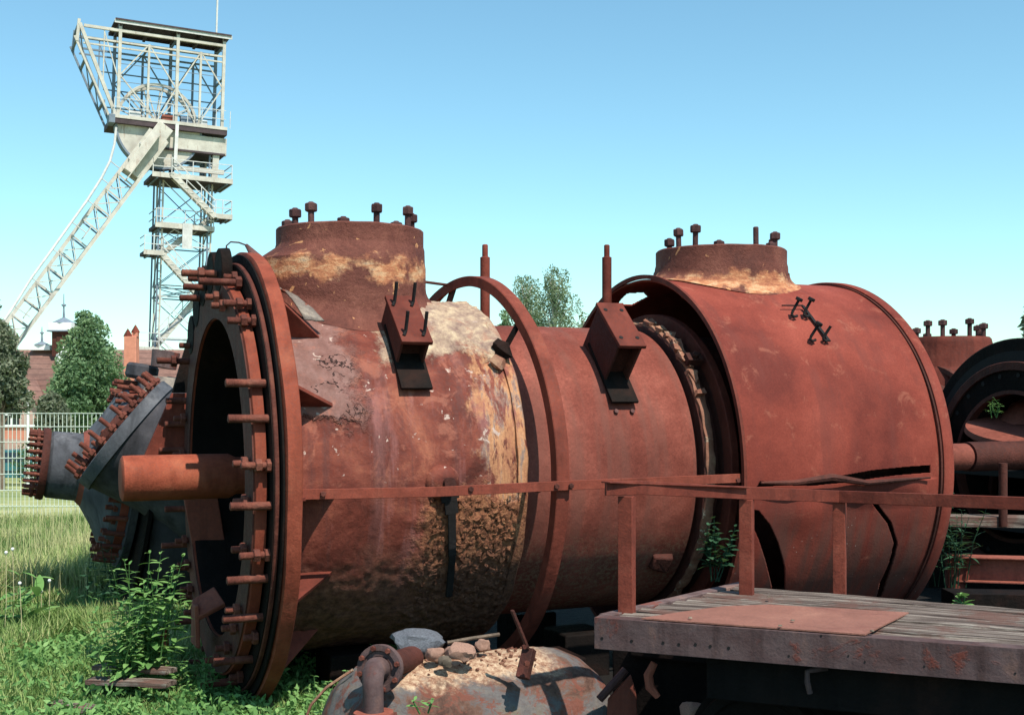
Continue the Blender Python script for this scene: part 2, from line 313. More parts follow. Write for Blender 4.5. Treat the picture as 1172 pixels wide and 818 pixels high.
# ------------------------------------------------------------------ mesh helpers
class MB:
    def __init__(s): s.v = []; s.f = []
    def add(s, vs, fs):
        o = len(s.v); s.v += [tuple(p) for p in vs]; s.f += [tuple(i+o for i in f) for f in fs]; return s
    def box(s, c, d, m=None):
        c = Vector(c); h = Vector(d)*0.5
        vs = []
        for x in (-1, 1):
            for y in (-1, 1):
                for z in (-1, 1):
                    p = Vector((x*h.x, y*h.y, z*h.z))
                    if m: p = m @ p
                    vs.append(c+p)
        return s.add(vs, [(0, 1, 3, 2), (4, 6, 7, 5), (0, 4, 5, 1), (2, 3, 7, 6), (0, 2, 6, 4), (1, 5, 7, 3)])
    def bar(s, a, b, w, h=None, up=(0, 0, 1)):
        a = Vector(a); b = Vector(b); d = b-a; L = d.length; h = h or w
        if L < 1e-6: return s
        x = d/L; u = Vector(up)
        if abs(x.dot(u)) > 0.98: u = Vector((0, 1, 0))
        y = u.cross(x).normalized(); z = x.cross(y)
        return s.box((a+b)/2, (L, w, h), Matrix((x, y, z)).transposed())
    def tube(s, pts, r, n=10, cap=True):
        pts = [Vector(p) for p in pts]; k = len(pts); rs = r if isinstance(r, (list, tuple)) else [r]*k
        base = len(s.v); t0 = (pts[1]-pts[0]).normalized()
        ref = Vector((0, 0, 1)) if abs(t0.z) < 0.9 else Vector((1, 0, 0))
        x = ref.cross(t0).normalized()
        for i in range(k):
            t = (pts[min(i+1, k-1)]-pts[max(i-1, 0)]).normalized()
            x = (x-t*x.dot(t)).normalized(); y = t.cross(x)
            for j in range(n):
                a = 2*PI*j/n; s.v.append(tuple(pts[i]+(x*math.cos(a)+y*math.sin(a))*rs[i]))
        for i in range(k-1):
            for j in range(n):
                a = base+i*n+j; b = base+i*n+(j+1) % n
                s.f.append((a, b, b+n, a+n))
        if cap:
            s.f.append(tuple(base+j for j in reversed(range(n)))); s.f.append(tuple(base+(k-1)*n+j for j in range(n)))
        return s
    def lathe(s, prof, n=64, org=(0, 0, 0), axis=(1, 0, 0), close=False, a0=0.0, a1=2*PI, cap0=False, cap1=False):
        """prof: list of (along, radius). close: the profile is a closed loop."""
        ax = Vector(axis).normalized(); ref = Vector((0, 0, 1)) if abs(ax.z) < 0.9 else Vector((1, 0, 0))
        y = ref.cross(ax).normalized(); z = ax.cross(y); o = Vector(org)
        full = abs(a1-a0-2*PI) < 1e-6; m = n if full else n+1; base = len(s.v); k = len(prof)
        for (t, r) in prof:
            for j in range(m):
                a = a0+(a1-a0)*j/n; s.v.append(tuple(o+ax*t+(z*math.cos(a)+y*math.sin(a))*r))
        for i in range(k if close else k-1):
            i2 = (i+1) % k
            for j in range(n):
                j2 = (j+1) % m
                s.f.append((base+i*m+j, base+i2*m+j, base+i2*m+j2, base+i*m+j2))
        if cap0: s.f.append(tuple(base+j for j in range(m)))
        if cap1: s.f.append(tuple(base+(k-1)*m+j for j in reversed(range(m))))
        return s
    def hexnut(s, c, axis, r, h, hole=False):
        return s.lathe([(-h/2, r*0.86), (-h/2+h*0.12, r), (h/2-h*0.12, r), (h/2, r*0.86)], 6, c, axis, cap0=True, cap1=True)
    def rough(s, amp, freq, seed=0.0):
        s.v = [tuple(Vector(p)+noise.noise_vector(Vector(p)*freq+Vector((seed, seed, seed)))*amp) for p in s.v]
        return s
    def mesh(s, name, mat, smooth=35):
        me = bpy.data.meshes.new(name); me.from_pydata(s.v, [], s.f); me.update()
        bm = bmesh.new(); bm.from_mesh(me); bmesh.ops.recalc_face_normals(bm, faces=bm.faces); bm.to_mesh(me); bm.free()
        me.materials.append(M[mat] if isinstance(mat, str) else mat)
        if smooth:
            me.polygons.foreach_set('use_smooth', [True]*len(me.polygons)); me.set_sharp_from_angle(angle=math.radians(smooth))
        return me
    def build(s, name, mat, parent=None, bevel=0, smooth=35, loc=None):
        o = bpy.data.objects.new(name, s.mesh(name, mat, smooth)); C.objects.link(o)
        if parent: o.parent = parent
        if loc: o.location = loc
        if bevel:
            b = o.modifiers.new('b', 'BEVEL'); b.width = bevel; b.segments = 2; b.limit_method = 'ANGLE'; b.harden_normals = False
        return o

def thing(name, label, cat, loc=(0, 0, 0), rz=0.0, group=None, tilt=0.0):
    o = bpy.data.objects.new(name, None); C.objects.link(o); o.location = loc; o.rotation_euler = (0, tilt, rz)
    o.empty_display_size = 0.2
    o['label'] = label; o['category'] = cat
    if group: o['group'] = group
    return o
def tag(o, label, cat, group=None):
    o['label'] = label; o['category'] = cat
    if group: o['group'] = group
    return o
def struct(o): o['kind'] = 'structure'; return o
def stuff(o): o['kind'] = 'stuff'; return o
def share(src, parent, loc=None, rot=None, scale=None, name=None):
    c = src.copy(); C.objects.link(c); c.parent = parent
    if loc is not None: c.location = loc
    if rot is not None: c.rotation_euler = rot
    if scale is not None: c.scale = scale
    return c

# ------------------------------------------------------------------ ground
def gz(X, Y):
    t = min(1, max(0, (Y-15)/45.0)); t = t*t*(3-2*t)*0.35+t*0.65
    return -2.5*t
def ground():
    mb = MB(); ys = [-30, -5, 0]+[0.5*i for i in range(1, 61)]+[32+3*i for i in range(12)]+[75, 100, 160, 300, 800, 2500]
    xs = [-2500, -600, -200, -90, -60, -45, -35]+[-28+i*1.0 for i in range(22)]+[-6+0.5*i for i in range(25)]+[8, 11, 15, 22, 35, 60, 120, 300, 900, 2500]
    W = len(xs)
    for y in ys:
        for x in xs:
            h = gz(x, y)
            if 0 < y < 40 and -28 < x < 8: h += 0.045*noise.noise(Vector((x*0.8, y*0.8, 0)))+0.02*noise.noise(Vector((x*3, y*3, 5)))
            mb.v.append((x, y, h))
    for i in range(len(ys)-1):
        for j in range(W-1):
            a = i*W+j; mb.f.append((a, a+1, a+W+1, a+W))
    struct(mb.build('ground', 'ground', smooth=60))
ground()

# ------------------------------------------------------------------ MAIN VESSEL
AZ = 1.17
ROT = math.atan2(0.399, 0.917)
D3 = Vector((math.cos(ROT), math.sin(ROT), 0)); N3 = Vector((-math.sin(ROT), math.cos(ROT), 0))   # along; away from camera
ves = thing('pressure_vessel', 'huge rusty steel vessel lying on its side with two upright nozzles and studded open end', 'pressure vessel', (-1.513, 6.6, 0), ROT)
def P(u, ph, r):                                                  # ph = degrees from the top towards the camera
    a = math.radians(ph); return Vector((u, -r*math.sin(a), AZ+r*math.cos(a)))
def axes(ph):
    a = math.radians(ph)
    return Matrix((Vector((1, 0, 0)), Vector((0, -math.cos(a), -math.sin(a))), Vector((0, -math.sin(a), math.cos(a))))).transposed()
AX = (0, 0, AZ)

def grid_drum(name, mat, u0, u1, R, nu, nt, disp, parent, mask=None, solid=None):
    mb = MB(); ang = nt if isinstance(nt, list) else [2*PI*j/nt for j in range(nt)]; nt = len(ang)
    for i in range(nu+1):
        u = u0+(u1-u0)*i/nu
        for j in range(nt):
            a = ang[j]; r = R+disp(u, a)
            mb.v.append((u, -r*math.sin(a), AZ+r*math.cos(a)))
    for i in range(nu):
        for j in range(nt):
            if mask and mask(u0+(u1-u0)*(i+0.5)/nu, math.degrees((ang[j]+(ang[j+1] if j+1 < nt else 2*PI))/2)): continue
            j2 = (j+1) % nt; mb.f.append((i*nt+j, (i+1)*nt+j, (i+1)*nt+j2, i*nt+j2))
    o = mb.build(name, mat, parent, smooth=50)
    if solid:
        s = o.modifiers.new('s', 'SOLIDIFY'); s.thickness = solid; s.offset = -1
    return o
def fbm(p, o=4): return noise.fractal(p, 0.9, 2.1, o)
def sstep(x, a, b):
    t = min(1, max(0, (x-a)/(b-a))); return t*t*(3-2*t)
def d_body(u, a):
    s_, c_ = math.sin(a), math.cos(a)
    p = Vector((u, s_, c_)); z = AZ+0.95*c_
    d = 0.006*noise.noise(p*2.2)+0.002*noise.noise(p*9)
    wob = 0.16*noise.noise(p*5)
    top = sstep(z+wob, 1.80, 1.90)*sstep(u+wob, 0.6, 0.72) if s_ > -0.9 else 0
    if top > 0: d += top*(0.018+0.012*abs(fbm(p*9))+0.006*fbm(p*28, 3))
    fl = sstep(u+wob, 0.70, 0.84)*sstep(z+wob, 1.16, 1.06)*(1 if s_ > 0 else 0)
    if fl > 0: d += fl*(0.010+0.013*max(-0.6, fbm(p*30)))
    if s_ > 0 and z < 0.95: d += 0.006*fbm(p*14)*sstep(z, 0.95, 0.7)
    sc_ = sstep(u+wob, 0.52, 0.44)*sstep(z+wob, 1.44, 1.5)
    if sc_ > 0:
        d += sc_*0.007*fbm(p*9)
    return d
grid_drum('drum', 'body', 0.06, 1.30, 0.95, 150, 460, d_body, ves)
rc = random.Random(31); fk = MB()
for _ in range(300):
    u = rc.uniform(.80, 1.26); ph = rc.uniform(95, 132); s_ = rc.uniform(.006, .026)
    q = MB(); a0 = rc.random()*6
    c0 = P(u, ph, .962); m0 = axes(ph) @ Matrix.Rotation(a0, 3, 'Z') @ Matrix.Rotation(rc.uniform(.05, .5), 3, 'X')
    k = 6; vs = [c0+m0 @ Vector((math.cos(i*PI/3)*s_*rc.uniform(.6, 1.2), math.sin(i*PI/3)*s_*rc.uniform(.4, .8), z)) for z in (0, .004) for i in range(k)]
    fk.add(vs, [tuple(range(k)), tuple(range(2*k-1, k-1, -1))]+[(i, (i+1) % k, (i+1) % k+k, i+k) for i in range(k)])
stuff(fk.build('rust_flakes', 'body', ves, smooth=0))
# right rim of the crusted drum
MB().lathe([(1.27, 0.93), (1.27, 0.965), (1.315, 0.965), (1.325, 0.955), (1.325, 0.80), (1.30, 0.80)], 160, AX, close=True).rough(0.008, 9).build('drum_rim', 'body', ves)
grid_drum('narrow_drum', 'thin', 1.30, 2.40, 0.842, 40, 180, lambda u, a: 0.004*noise.noise(Vector((u*2, math.sin(a)*2, math.cos(a)*2))), ves)
MB().lathe([(2.40, 0.842), (2.405, 0.80), (2.435, 0.80), (2.435, 0.865), (2.44, 0.87), (2.50, 0.87), (2.50, 0.80), (2.57, 0.80), (2.57, 0.925), (2.575, 0.93), (2.62, 0.93), (2.62, 0.80), (3.95, 0.80), (3.95, 0.2)], 140, AX).build('inner_tube', 'rust_dark', ves)
MB().lathe([(2.568, 0.86), (2.568, 0.93), (2.574, 0.936), (2.616, 0.936), (2.622, 0.93), (2.622, 0.86)], 140, AX, close=True).build('joint_ring', 'rust', ves)
# cream packing between the two joint rings: loose broken pieces round the groove
pk = MB().lathe([(2.442, 0.86), (2.442, 0.882), (2.452, 0.888), (2.488, 0.888), (2.498, 0.882), (2.498, 0.86)], 260, AX, close=True).rough(0.012, 13)
for i in range(26):
    ph = 8+i*2.2+random.uniform(-1, 1)
    if random.random() < 0.3: continue
    q = MB().box(P(2.47+random.uniform(-.012, .012), ph, 0.90+random.uniform(-.006, .006)), (random.uniform(.03, .07), random.uniform(.02, .09), 0.02), axes(ph) @ Matrix.Rotation(random.uniform(-.3, .3), 3, 'Z') @ Matrix.Rotation(random.uniform(-.25, .25), 3, 'X')); q.rough(0.02, 25); pk.add(q.v, q.f)
M['packing'] = rust('packing', (0.20, 0.085, 0.06), (0.30, 0.16, 0.115), (0.5, 0.36, 0.25), big=7, fine=50, patch=(0.62, 0.52, 0.38), pthr=(0.58, 0.66), streak=0)
stuff(pk.build('packing_pieces', 'packing', ves))
cl = MB(); cl.box(P(2.49, 46, 0.92), (0.10, 0.06, 0.05), axes(46)); cl.hexnut(P(2.49, 46, 0.955), P(0, 46, 1)-P(0, 46, 0), 0.022, 0.03)
cl.build('clamp', 'rust_dark', ves, bevel=0.005)

# big outer shell with its torn slot, crescent cut-outs and far hole
def in_poly(x, y, poly):
    c = False; n = len(poly)
    for i in range(n):
        x1, y1 = poly[i]; x2, y2 = poly[i-1]
        if (y1 > y) != (y2 > y) and x < (x2-x1)*(y-y1)/(y2-y1)+x1: c = not c
    return c
SR = 1.165
def shell_up(px, py):                                             # photo pixel -> (u, degrees) on the shell's near side
    best = None
    dirv = Vector(((px-HX)/F, 1, -(py-HY)/F)); o = Vector((0, 0, 1.6))
    R_ = Matrix.Rotation(-ROT, 3, 'Z'); o = R_ @ (o-Vector((-1.513, 6.6, 0))); dv = R_ @ dirv
    a = dv.y**2+dv.z**2; b = 2*(o.y*dv.y+(o.z-AZ)*dv.z); c = o.y**2+(o.z-AZ)**2-SR**2
    disc = b*b-4*a*c
    if disc < 0: return (3, 40)
    t = (-b-math.sqrt(disc))/(2*a); p = o+dv*t
    return (p.x, math.degrees(math.atan2(-p.y, p.z-AZ)) % 360)
cutouts = [[(955, 546), (1000, 538), (1040, 534), (1067, 532), (1067, 541), (1030, 544), (990, 549), (960, 553), (935, 556), (900, 556), (868, 558), (872, 551), (905, 551)],
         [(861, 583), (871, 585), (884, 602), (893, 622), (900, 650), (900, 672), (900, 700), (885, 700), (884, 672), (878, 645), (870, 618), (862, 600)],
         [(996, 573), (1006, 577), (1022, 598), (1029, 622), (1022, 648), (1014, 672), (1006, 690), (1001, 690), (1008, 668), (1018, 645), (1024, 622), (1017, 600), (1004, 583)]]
cutouts = [[shell_up(*p) for p in t] for t in cutouts]
cutouts.append([(2.62, 335), (2.74, 334), (2.80, 341), (2.71, 346), (2.60, 344)])
bb = [(min(p[0] for p in t), max(p[0] for p in t), min(p[1] for p in t), max(p[1] for p in t)) for t in cutouts]
def in_cutout(u, th):
    for t, (a, b, c, d) in zip(cutouts, bb):
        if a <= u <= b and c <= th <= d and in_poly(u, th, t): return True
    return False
uslot = shell_up(965, 550)
def d_shell(u, a):
    p = Vector((u*0.9, math.sin(a)*1.6, math.cos(a)*1.6)); d = 0.014*noise.noise(p)+0.004*noise.noise(p*3.3)
    th = math.degrees(a)
    # buckled lip under the slot
    d += 0.035*sstep(th, uslot[1]-0.2, uslot[1]+0.6)*sstep(th, uslot[1]+9, uslot[1]+1)*sstep(u, 3.0, 3.25)*sstep(u, 3.86, 3.6)
    d += 0.02*math.exp(-((u-2.9)/0.15)**2-((th-100)/6)**2)
    return d
grid_drum('outer_shell', 'shell', 2.50, 3.93, SR-0.012, 300, [math.radians(x) for x in [0.8*i for i in range(107)]+[85.6+0.13*i for i in range(300)]+[124.6+0.8*i for i in range(294)]], d_shell, ves, in_cutout, 0.012)
MB().lathe([(2.493, SR-.022), (2.493, SR+.004), (2.512, SR+.004), (2.512, SR-.022)], 160, AX, close=True).rough(0.012, 1.2).build('shell_lip', 'rust', ves)
MB().lathe([(3.86, SR-.01), (3.86, SR+.012), (3.866, SR+.016), (3.925, SR+.016), (3.935, SR+.01), (3.935, SR-.03), (3.92, SR-.03)], 160, AX, close=True).build('shell_hoop', 'shell', ves)
MB().lathe([(3.845, SR-.003), (3.845, SR+.004), (3.857, SR+.004), (3.857, SR-.003)], 160, AX, close=True).build('shell_seam', 'rust_dark', ves)
MB().lathe([(3.90, 0.14), (3.90, SR-.02)], 96, AX).build('end_plate', 'rust_dark', ves)
# bent strips hanging round the slot
l1 = MB(); q = [P(shell_up(x, y)[0], shell_up(x, y)[1], SR+.02+k) for (x, y, k) in ((868, 552, .005), (905, 551, .02), (945, 545, .035), (985, 551, .03), (1030, 548, .015), (1062, 546, .005))]
l1.tube(q, [.008, .014, .020, .016, .012, .006], 8); l1.rough(0.008, 30).build('torn_lip', 'rust_dark', ves)
# shaft through the vessel
sh = MB().lathe([(-0.575, 0.0), (-0.575, 0.10), (-0.565, 0.118), (-0.52, 0.12), (-0.02, 0.12), (0.02, 0.10), (0.30, 0.10)], 40, AX)
sh.build('shaft', 'rust_orange', ves)
MB().lathe([(3.9, 0.095), (5.14, 0.095), (5.15, 0.088), (5.151, 0.0)], 32, AX).build('shaft_end', 'rust_pink', ves)

MB().lathe([(5.155, 0), (5.155, .105), (6.9, .105), (6.9, 0)], 32, AX).build('far_shaft', 'rust_dark', ves)

# left end: flanges
fl = MB().lathe([(0.02, 0.94), (0.02, 1.17), (0.03, 1.20), (0.095, 1.20), (0.10, 1.195), (0.10, 0.94)], 180, AX, close=True).rough(0.006, 3).build('end_flange', 'rust_orange', ves)
MB().lathe([(0.010, 0.9), (0.010, 1.185), (0.019, 1.185), (0.019, 0.9)], 160, AX, close=True).build('shade_disc', 'soot_shade', ves)  # thin near-black disc paints the flange's left face as unlit
MB().lathe([(-0.017, 0.92), (-0.017, 1.135), (-0.013, 1.14), (0.002, 1.14), (0.006, 1.135), (0.006, 0.92)], 160, AX, close=True).build('backing_ring', 'bolt', ves)
MB().lathe([(-0.088, 0.84), (-0.088, 1.035), (-0.083, 1.045), (-0.034, 1.045), (-0.030, 1.035), (-0.030, 0.84)], 160, AX, close=True).build('stud_ring', 'rust_orange', ves)
MB().lathe([(-0.096, 0.845), (-0.096, 1.034), (-0.089, 1.034), (-0.089, 0.845)], 160, AX, close=True).build('face_ring', 'rust_dark', ves)
MB().lathe([(-0.022, 0.92), (-0.022, 1.128), (-0.0172, 1.128), (-0.0172, 0.92)], 160, AX, close=True).build('face_shade_disc', 'soot_shade', ves)  # same painted shade on the backing ring's left face
for nm_, mt_, poly in (('side_plate', 'soot_shade', [(.054, 2.36), (.10, 2.42), (.14, 2.42), (.14, 1.62), (-.16, 1.62), (-.115, 1.78)]), ('side_plate', 'rust', [(-.162, 1.617), (.14, 1.617), (.14, 1.05), (-.36, 1.05), (-.324, 1.24)])):
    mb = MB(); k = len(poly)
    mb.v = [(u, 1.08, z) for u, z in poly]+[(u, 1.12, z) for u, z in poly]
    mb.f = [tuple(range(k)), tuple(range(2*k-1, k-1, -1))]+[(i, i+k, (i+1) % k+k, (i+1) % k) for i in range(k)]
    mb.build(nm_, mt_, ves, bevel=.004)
MB().lathe([(-0.08, 0.835), (0.55, 0.82), (0.56, 0.10)], 120, AX).build('inner_wall', 'soot_shade', ves)  # near-black lining, the dimness inside the mouth put into its colour
# dark scalloped keeper plates on the far top of the flange face
for ph in (-44, -31, -18, -5, 8):
    MB().lathe([(-0.10, 0.0), (-0.10, 0.115), (-0.045, 0.12), (-0.045, 0.0)], 18, P(0, ph, 1.10)).build('keeper_plate', 'soot_shade', ves, bevel=0.004)
# broken pink segments hanging in the lower half (photo: lit slabs)
mb = MB(); mb.box(P(-0.02, 246, 0.80), (0.19, 0.03, 0.36), Matrix.Rotation(-0.15, 3, 'Y')); mb.rough(0.02, 7, 3)
mb.build('segment', 'rust_pink', ves, bevel=0.006)
mb = MB(); mb.box((-0.13, -0.02, 0.49), (0.15, 0.16, 0.03), Matrix.Rotation(-0.45, 3, 'Y') @ Matrix.Rotation(0.5, 3, 'X')).box((-0.19, 0.0, 0.38), (0.025, 0.2, 0.22)); mb.rough(0.02, 7, 9)
mb.build('segment', 'rust_pink', ves, bevel=0.006)
# studs
def stud_mesh(L, r, nutpos, nr=1.75, mat='bolt'):
    mb = MB(); nt_ = int(L/2/.007); pf = [(-L, r*0.7), (-L+0.004, r)]
    for i in range(nt_): pf += [(-L+.005+i*.007, r), (-L+.0085+i*.007, r*.90)]
    pf += [(-L+.007*nt_+.008, r), (0, r)]; mb.lathe(pf, 12, cap0=True, cap1=True)
    for q in nutpos: mb.hexnut((q, 0, 0), (1, 0, 0), r*nr, r*1.7)
    o = mb.mesh('stud', mat, 30); return o
sm_ = [stud_mesh(0.20, 0.020, ()), stud_mesh(0.15, 0.018, (-0.02, -0.07)), stud_mesh(0.085, 0.017, (-0.03,), 2.0), stud_mesh(0.27, 0.020, (-0.17,)), stud_mesh(0.23, 0.019, (-0.03,))]
for k in range(36):
    ph = k*360/36+4+random.uniform(-2.5, 2.5); q = random.choice((0, 0, 1, 3, 4, 2)); r = 1.08
    if k in (5, 17, 26): continue
    o = bpy.data.objects.new('stud', sm_[q]); C.objects.link(o); o.parent = fl
    o.location = P(-0.01, ph, r); o.rotation_euler = (random.random()*6, random.uniform(-.02, .02), random.uniform(-.02, .02))
for k in range(34):
    ph = k*360/34+random.uniform(-2, 2)
    if random.random() < (0.7 if (ph < 75 or ph > 290) else 0.2): continue
    o = bpy.data.objects.new('stud', sm_[2 if random.random() < .8 else 1]); C.objects.link(o); o.parent = fl
    o.location = P(-0.09, ph, 0.965); o.rotation_euler = (random.random()*6, random.uniform(-.03, .03), random.uniform(-.03, .03))
# gussets
for ph in (12, 40, 66, 92, 117, 143, 200, 240, 300, 335):
    m = axes(ph); mb = MB()
    for s_ in (-1, 1):
        for (u, r) in ((0.10, 0.93), (0.10, 1.17), (0.33, 0.945)):
            mb.v.append(tuple(P(u, ph, r)+m @ Vector((0, s_*0.011, 0))))
    mb.f = [(0, 1, 2), (3, 5, 4), (0, 3, 4, 1), (1, 4, 5, 2), (2, 5, 3, 0)]
    mb.build('gusset', 'rust', ves, bevel=0.003)
# bent lagging flap
mb = MB()
for i in range(13):
    for j in range(6):
        u = 0.10+0.02*j+i*0.012; mb.v.append((u, -0.30-0.028*i, AZ+0.98-0.006*i-0.012*i*i*0.06+0.05*(1-j/5)*math.sin(i/12*PI)+0.012*random.random()))
for i in range(12):
    for j in range(5):
        a = i*6+j; mb.f.append((a, a+1, a+7, a+6))
o = mb.build('lagging_flap', M['grey_pale'], ves); s = o.modifiers.new('s', 'SOLIDIFY'); s.thickness = 0.008
# pointed lever and hook on the top of the flange
MB().tube([(0.12, 0.20, 2.44), (0.15, 0.08, 2.36), (0.20, -0.08, 2.27)], [0.010, 0.028, 0.034], 12).build('lever', 'bolt_dark', ves)
MB().tube([(0.02, 0.27, 2.34), (0.02, 0.26, 2.44), (0.04, 0.24, 2.46), (0.08, 0.21, 2.455), (0.12, 0.20, 2.44)], 0.0045, 6).build('wire_hook', 'bolt_dark', ves)

# nozzles
def nozzle(uc, yc, Rn, Rb, zt, zsh, fil, base, mat, du=0.0):
    """upright stub standing in the saddle of a drum of radius base"""
    mb = MB(); n = 120; rows = []
    for k in range(7):
        a = k/6*PI/2; rows.append(('f', Rb+fil*(1-math.sin(a)), fil*(1-math.cos(a))))
    for i in range(n):
        pass
    ring = lambda f: [mb.v.append(f(2*PI*i/n)) for i in range(n)]
    for (_, r, h) in rows:
        def f(a, r=r, h=h):
            x = r*math.cos(a); y = r*math.sin(a); yy = min(abs(y+yc), base-0.001)
            return (uc+du+x, yc+y, AZ+math.sqrt(base*base-yy*yy)+h-0.004)
        ring(f)
    for (r, z) in ((Rb, zsh-0.05), (Rb-0.005, zsh-0.02), (Rn+0.006, zsh+0.055), (Rn, zsh+0.075), (Rn, zt-0.008), (Rn-0.008, zt), (Rn*0.62, zt), (Rn*0.6, zt-0.3)):
        ring(lambda a, r=r, z=z: (uc+(du if z < zsh and r > Rn else 0)+r*math.cos(a), yc+r*math.sin(a), z+0.004*noise.noise(Vector((math.cos(a)*3, math.sin(a)*3, z*9)))))
    m = len(mb.v)//n
    for i in range(m-1):
        for j in range(n): mb.f.append((i*n+j, i*n+(j+1) % n, (i+1)*n+(j+1) % n, (i+1)*n+j))
    return mb.build('nozzle', mat, ves, smooth=40)
def vstud(L, r, kind):
    mb = MB(); mb.lathe([(0, r), (L-0.005, r), (L, r*0.75)], 12, axis=(0, 0, 1), cap0=True, cap1=True)
    if kind >= 1: mb.hexnut((0, 0, L-0.03), (0, 0, 1), r*1.95, 0.045)
    if kind >= 2: mb.hexnut((0, 0, 0.02), (0, 0, 1), r*1.9, 0.04)
    return mb
def nozzle_bolts(noz, uc, yc, R, zt, spec):
    for (deg, L, kind) in spec:
        a = math.radians(deg)
        vstud(L, 0.017, kind).build('stud', 'bolt_dark', noz, loc=(uc+R*math.cos(a), yc+R*math.sin(a), zt-0.004)).rotation_euler = (random.uniform(-.03, .03), random.uniform(-.03, .03), random.random())
nz1 = nozzle(0.66, 0.0, 0.41, 0.475, 2.525, 2.36, 0.09, 0.955, 'nozzle', -0.055)
nozzle_bolts(nz1, 0.66, 0, 0.345, 2.525, [(195, .10, 1), (217, .12, 1), (165, .06, 1), (278, .115, 1), (320, .13, 1), (345, .11, 1), (248, .035, 1), (300, .03, 1), (20, .07, 1), (60, .05, 1), (110, .07, 0), (138, .05, 1)])
nz2 = nozzle(3.11, 0.0, 0.415, 0.43, 2.525, 2.36, 0.075, 1.16, 'nozzle')
nozzle_bolts(nz2, 3.11, 0, 0.345, 2.525, [(188, .13, 1), (168, .08, 1), (210, .14, 1), (235, .035, 1), (275, .12, 0), (300, .04, 1), (335, .13, 1), (348, .09, 0), (30, .06, 1), (90, .08, 0), (130, .05, 1)])
MB().tube([(3.50, -0.02, 2.33), (3.56, -0.02, 2.40), (3.60, -0.02, 2.405)], 0.012, 8).build('drain_stub', 'rust_dark', ves)

# brackets
def bracket(u, ph, Rp, Rs, studs):
    m = axes(ph); br = MB().box(P(u, ph, Rp), (0.165, 0.375, 0.022), m).build('bracket', 'rust', ves, bevel=0.003)
    h = Rp-Rs+0.05
    for s_ in (-1, 1):
        MB().box(P(u+s_*0.068, ph, Rp-0.011-h/2), (0.014, 0.33, h), m).build('web', 'rust_dark', br, bevel=0.002)  # webs in darker rust, their unlit shade put into the colour
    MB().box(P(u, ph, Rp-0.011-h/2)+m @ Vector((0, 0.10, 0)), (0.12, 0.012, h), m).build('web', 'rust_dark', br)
    MB().box(P(u, ph+7, Rs+0.012), (0.165, 0.44, 0.016), axes(ph+7)).build('base_plate', 'soot_shade', br, bevel=0.002)  # base plate coloured near-black for the shade beneath the bracket
    for a in (-1, 1):
        for b in (-1, 1):
            c = P(u, ph, Rp+0.011)+m @ Vector((a*0.05, b*0.12, 0))
            nrm = m @ Vector((0, 0, 1))
            if studs:
                up = (nrm*0.5+Vector((0.02, 0.0, 0.85))).normalized()
                k = m @ Vector((-0.012, 0.022, 0))
                MB().tube([c+k, c+nrm*0.012, c+nrm*0.02+up*0.05, c+nrm*0.02+up*0.095], 0.009, 8).build('stud', 'black_rubber', br)
            else:
                MB().lathe([(0, 0.012), (0.003, 0.012)], 12, c, nrm, cap0=True, cap1=True).build('bolt_hole', 'black_rubber', br)
    return br
bracket(0.755, 42, 1.10, 0.95, True)
bracket(1.98, 42, 1.10, 0.842, False)
# base bolts of the second bracket
for (a, b) in ((1.92, 58), (2.03, 66), (1.93, 66)):
    MB().hexnut(P(a, b, 0.85), P(0, b, 1)-P(0, b, 0), 0.014, 0.016).build('bolt', 'bolt_dark', ves)

# hook bolts left standing on the shell
def hookbolt(px, py, L, head, lean):
    u, ph = shell_up(px, py); m = axes(ph); c = P(u, ph, SR+.003); nr = m @ Vector((0, 0, 1))
    up = (nr*0.75+Vector((0.30+lean, 0, 0.55))).normalized()
    mb = MB().tube([c+m @ Vector((0.035, 0.012, 0.004)), c+m @ Vector((0.008, 0.024, 0.006)), c+m @ Vector((-0.006, 0.012, 0.010)), c+nr*0.025, c+nr*0.02+up*L], 0.0085, 8)
    if head: mb.hexnut(c+nr*0.02+up*L, up, 0.022, 0.02)
    return mb.build('hook_bolt', 'black_rubber', ves)
hookbolt(905, 361, 0.085, 1, .1); hookbolt(919, 361, 0.085, 1, .1); hookbolt(926, 388, 0.085, 1, .1); hookbolt(941, 388, 0.07, 0, .1)
u1, p1 = shell_up(894, 352); u2, p2 = shell_up(918, 352); u3, p3 = shell_up(948, 392)
MB().tube([P(u1, p1, SR+.015), P(u2, p2, SR+.015)], 0.005, 6).build('wire', 'black_rubber', ves)
MB().bar(P(u2, p2, SR+.012), P(u3, p3, SR+.012), 0.02, 0.008).build('flat_strip', 'black_rubber', ves)

# hoop round the narrow drum
hoop = MB().lathe([(1.405, 1.062), (1.405, 1.118), (1.41, 1.122), (1.475, 1.122), (1.478, 1.118), (1.478, 1.105), (1.418, 1.103), (1.418, 1.062)], 180, AX, close=True).rough(0.01, 1.5)
hoop.v = [(x-.075*(y+1.1), y, z) for x, y, z in hoop.v]; hoop = hoop.build('hoop', 'rust', ves)
MB().bar((1.36, 0.20, 2.26), (1.30, 0.20, 2.08), 0.035, 0.03).build('strut', 'rust_dark', hoop, bevel=.003)
MB().bar(P(1.42, 38, 1.085), P(1.30, 46, .955), 0.03, 0.02).build('strut', 'soot_shade', hoop)
MB().bar(P(1.30, -70, 1.085), P(1.26, -66, .90), 0.03, 0.02).build('strut', 'soot_shade', hoop)
MB().bar((1.16, 0.30, 2.15), (1.0, 0.16, 2.19), 0.09, 0.02).build('torn_flap', 'soot_shade', ves, bevel=.003)
MB().tube([(1.37, 0.22, 2.26), (1.0, 0.12, 2.28), (0.95, 0.10, 2.285)], 0.009, 6).build('tie_rod', 'rust_dark', hoop)
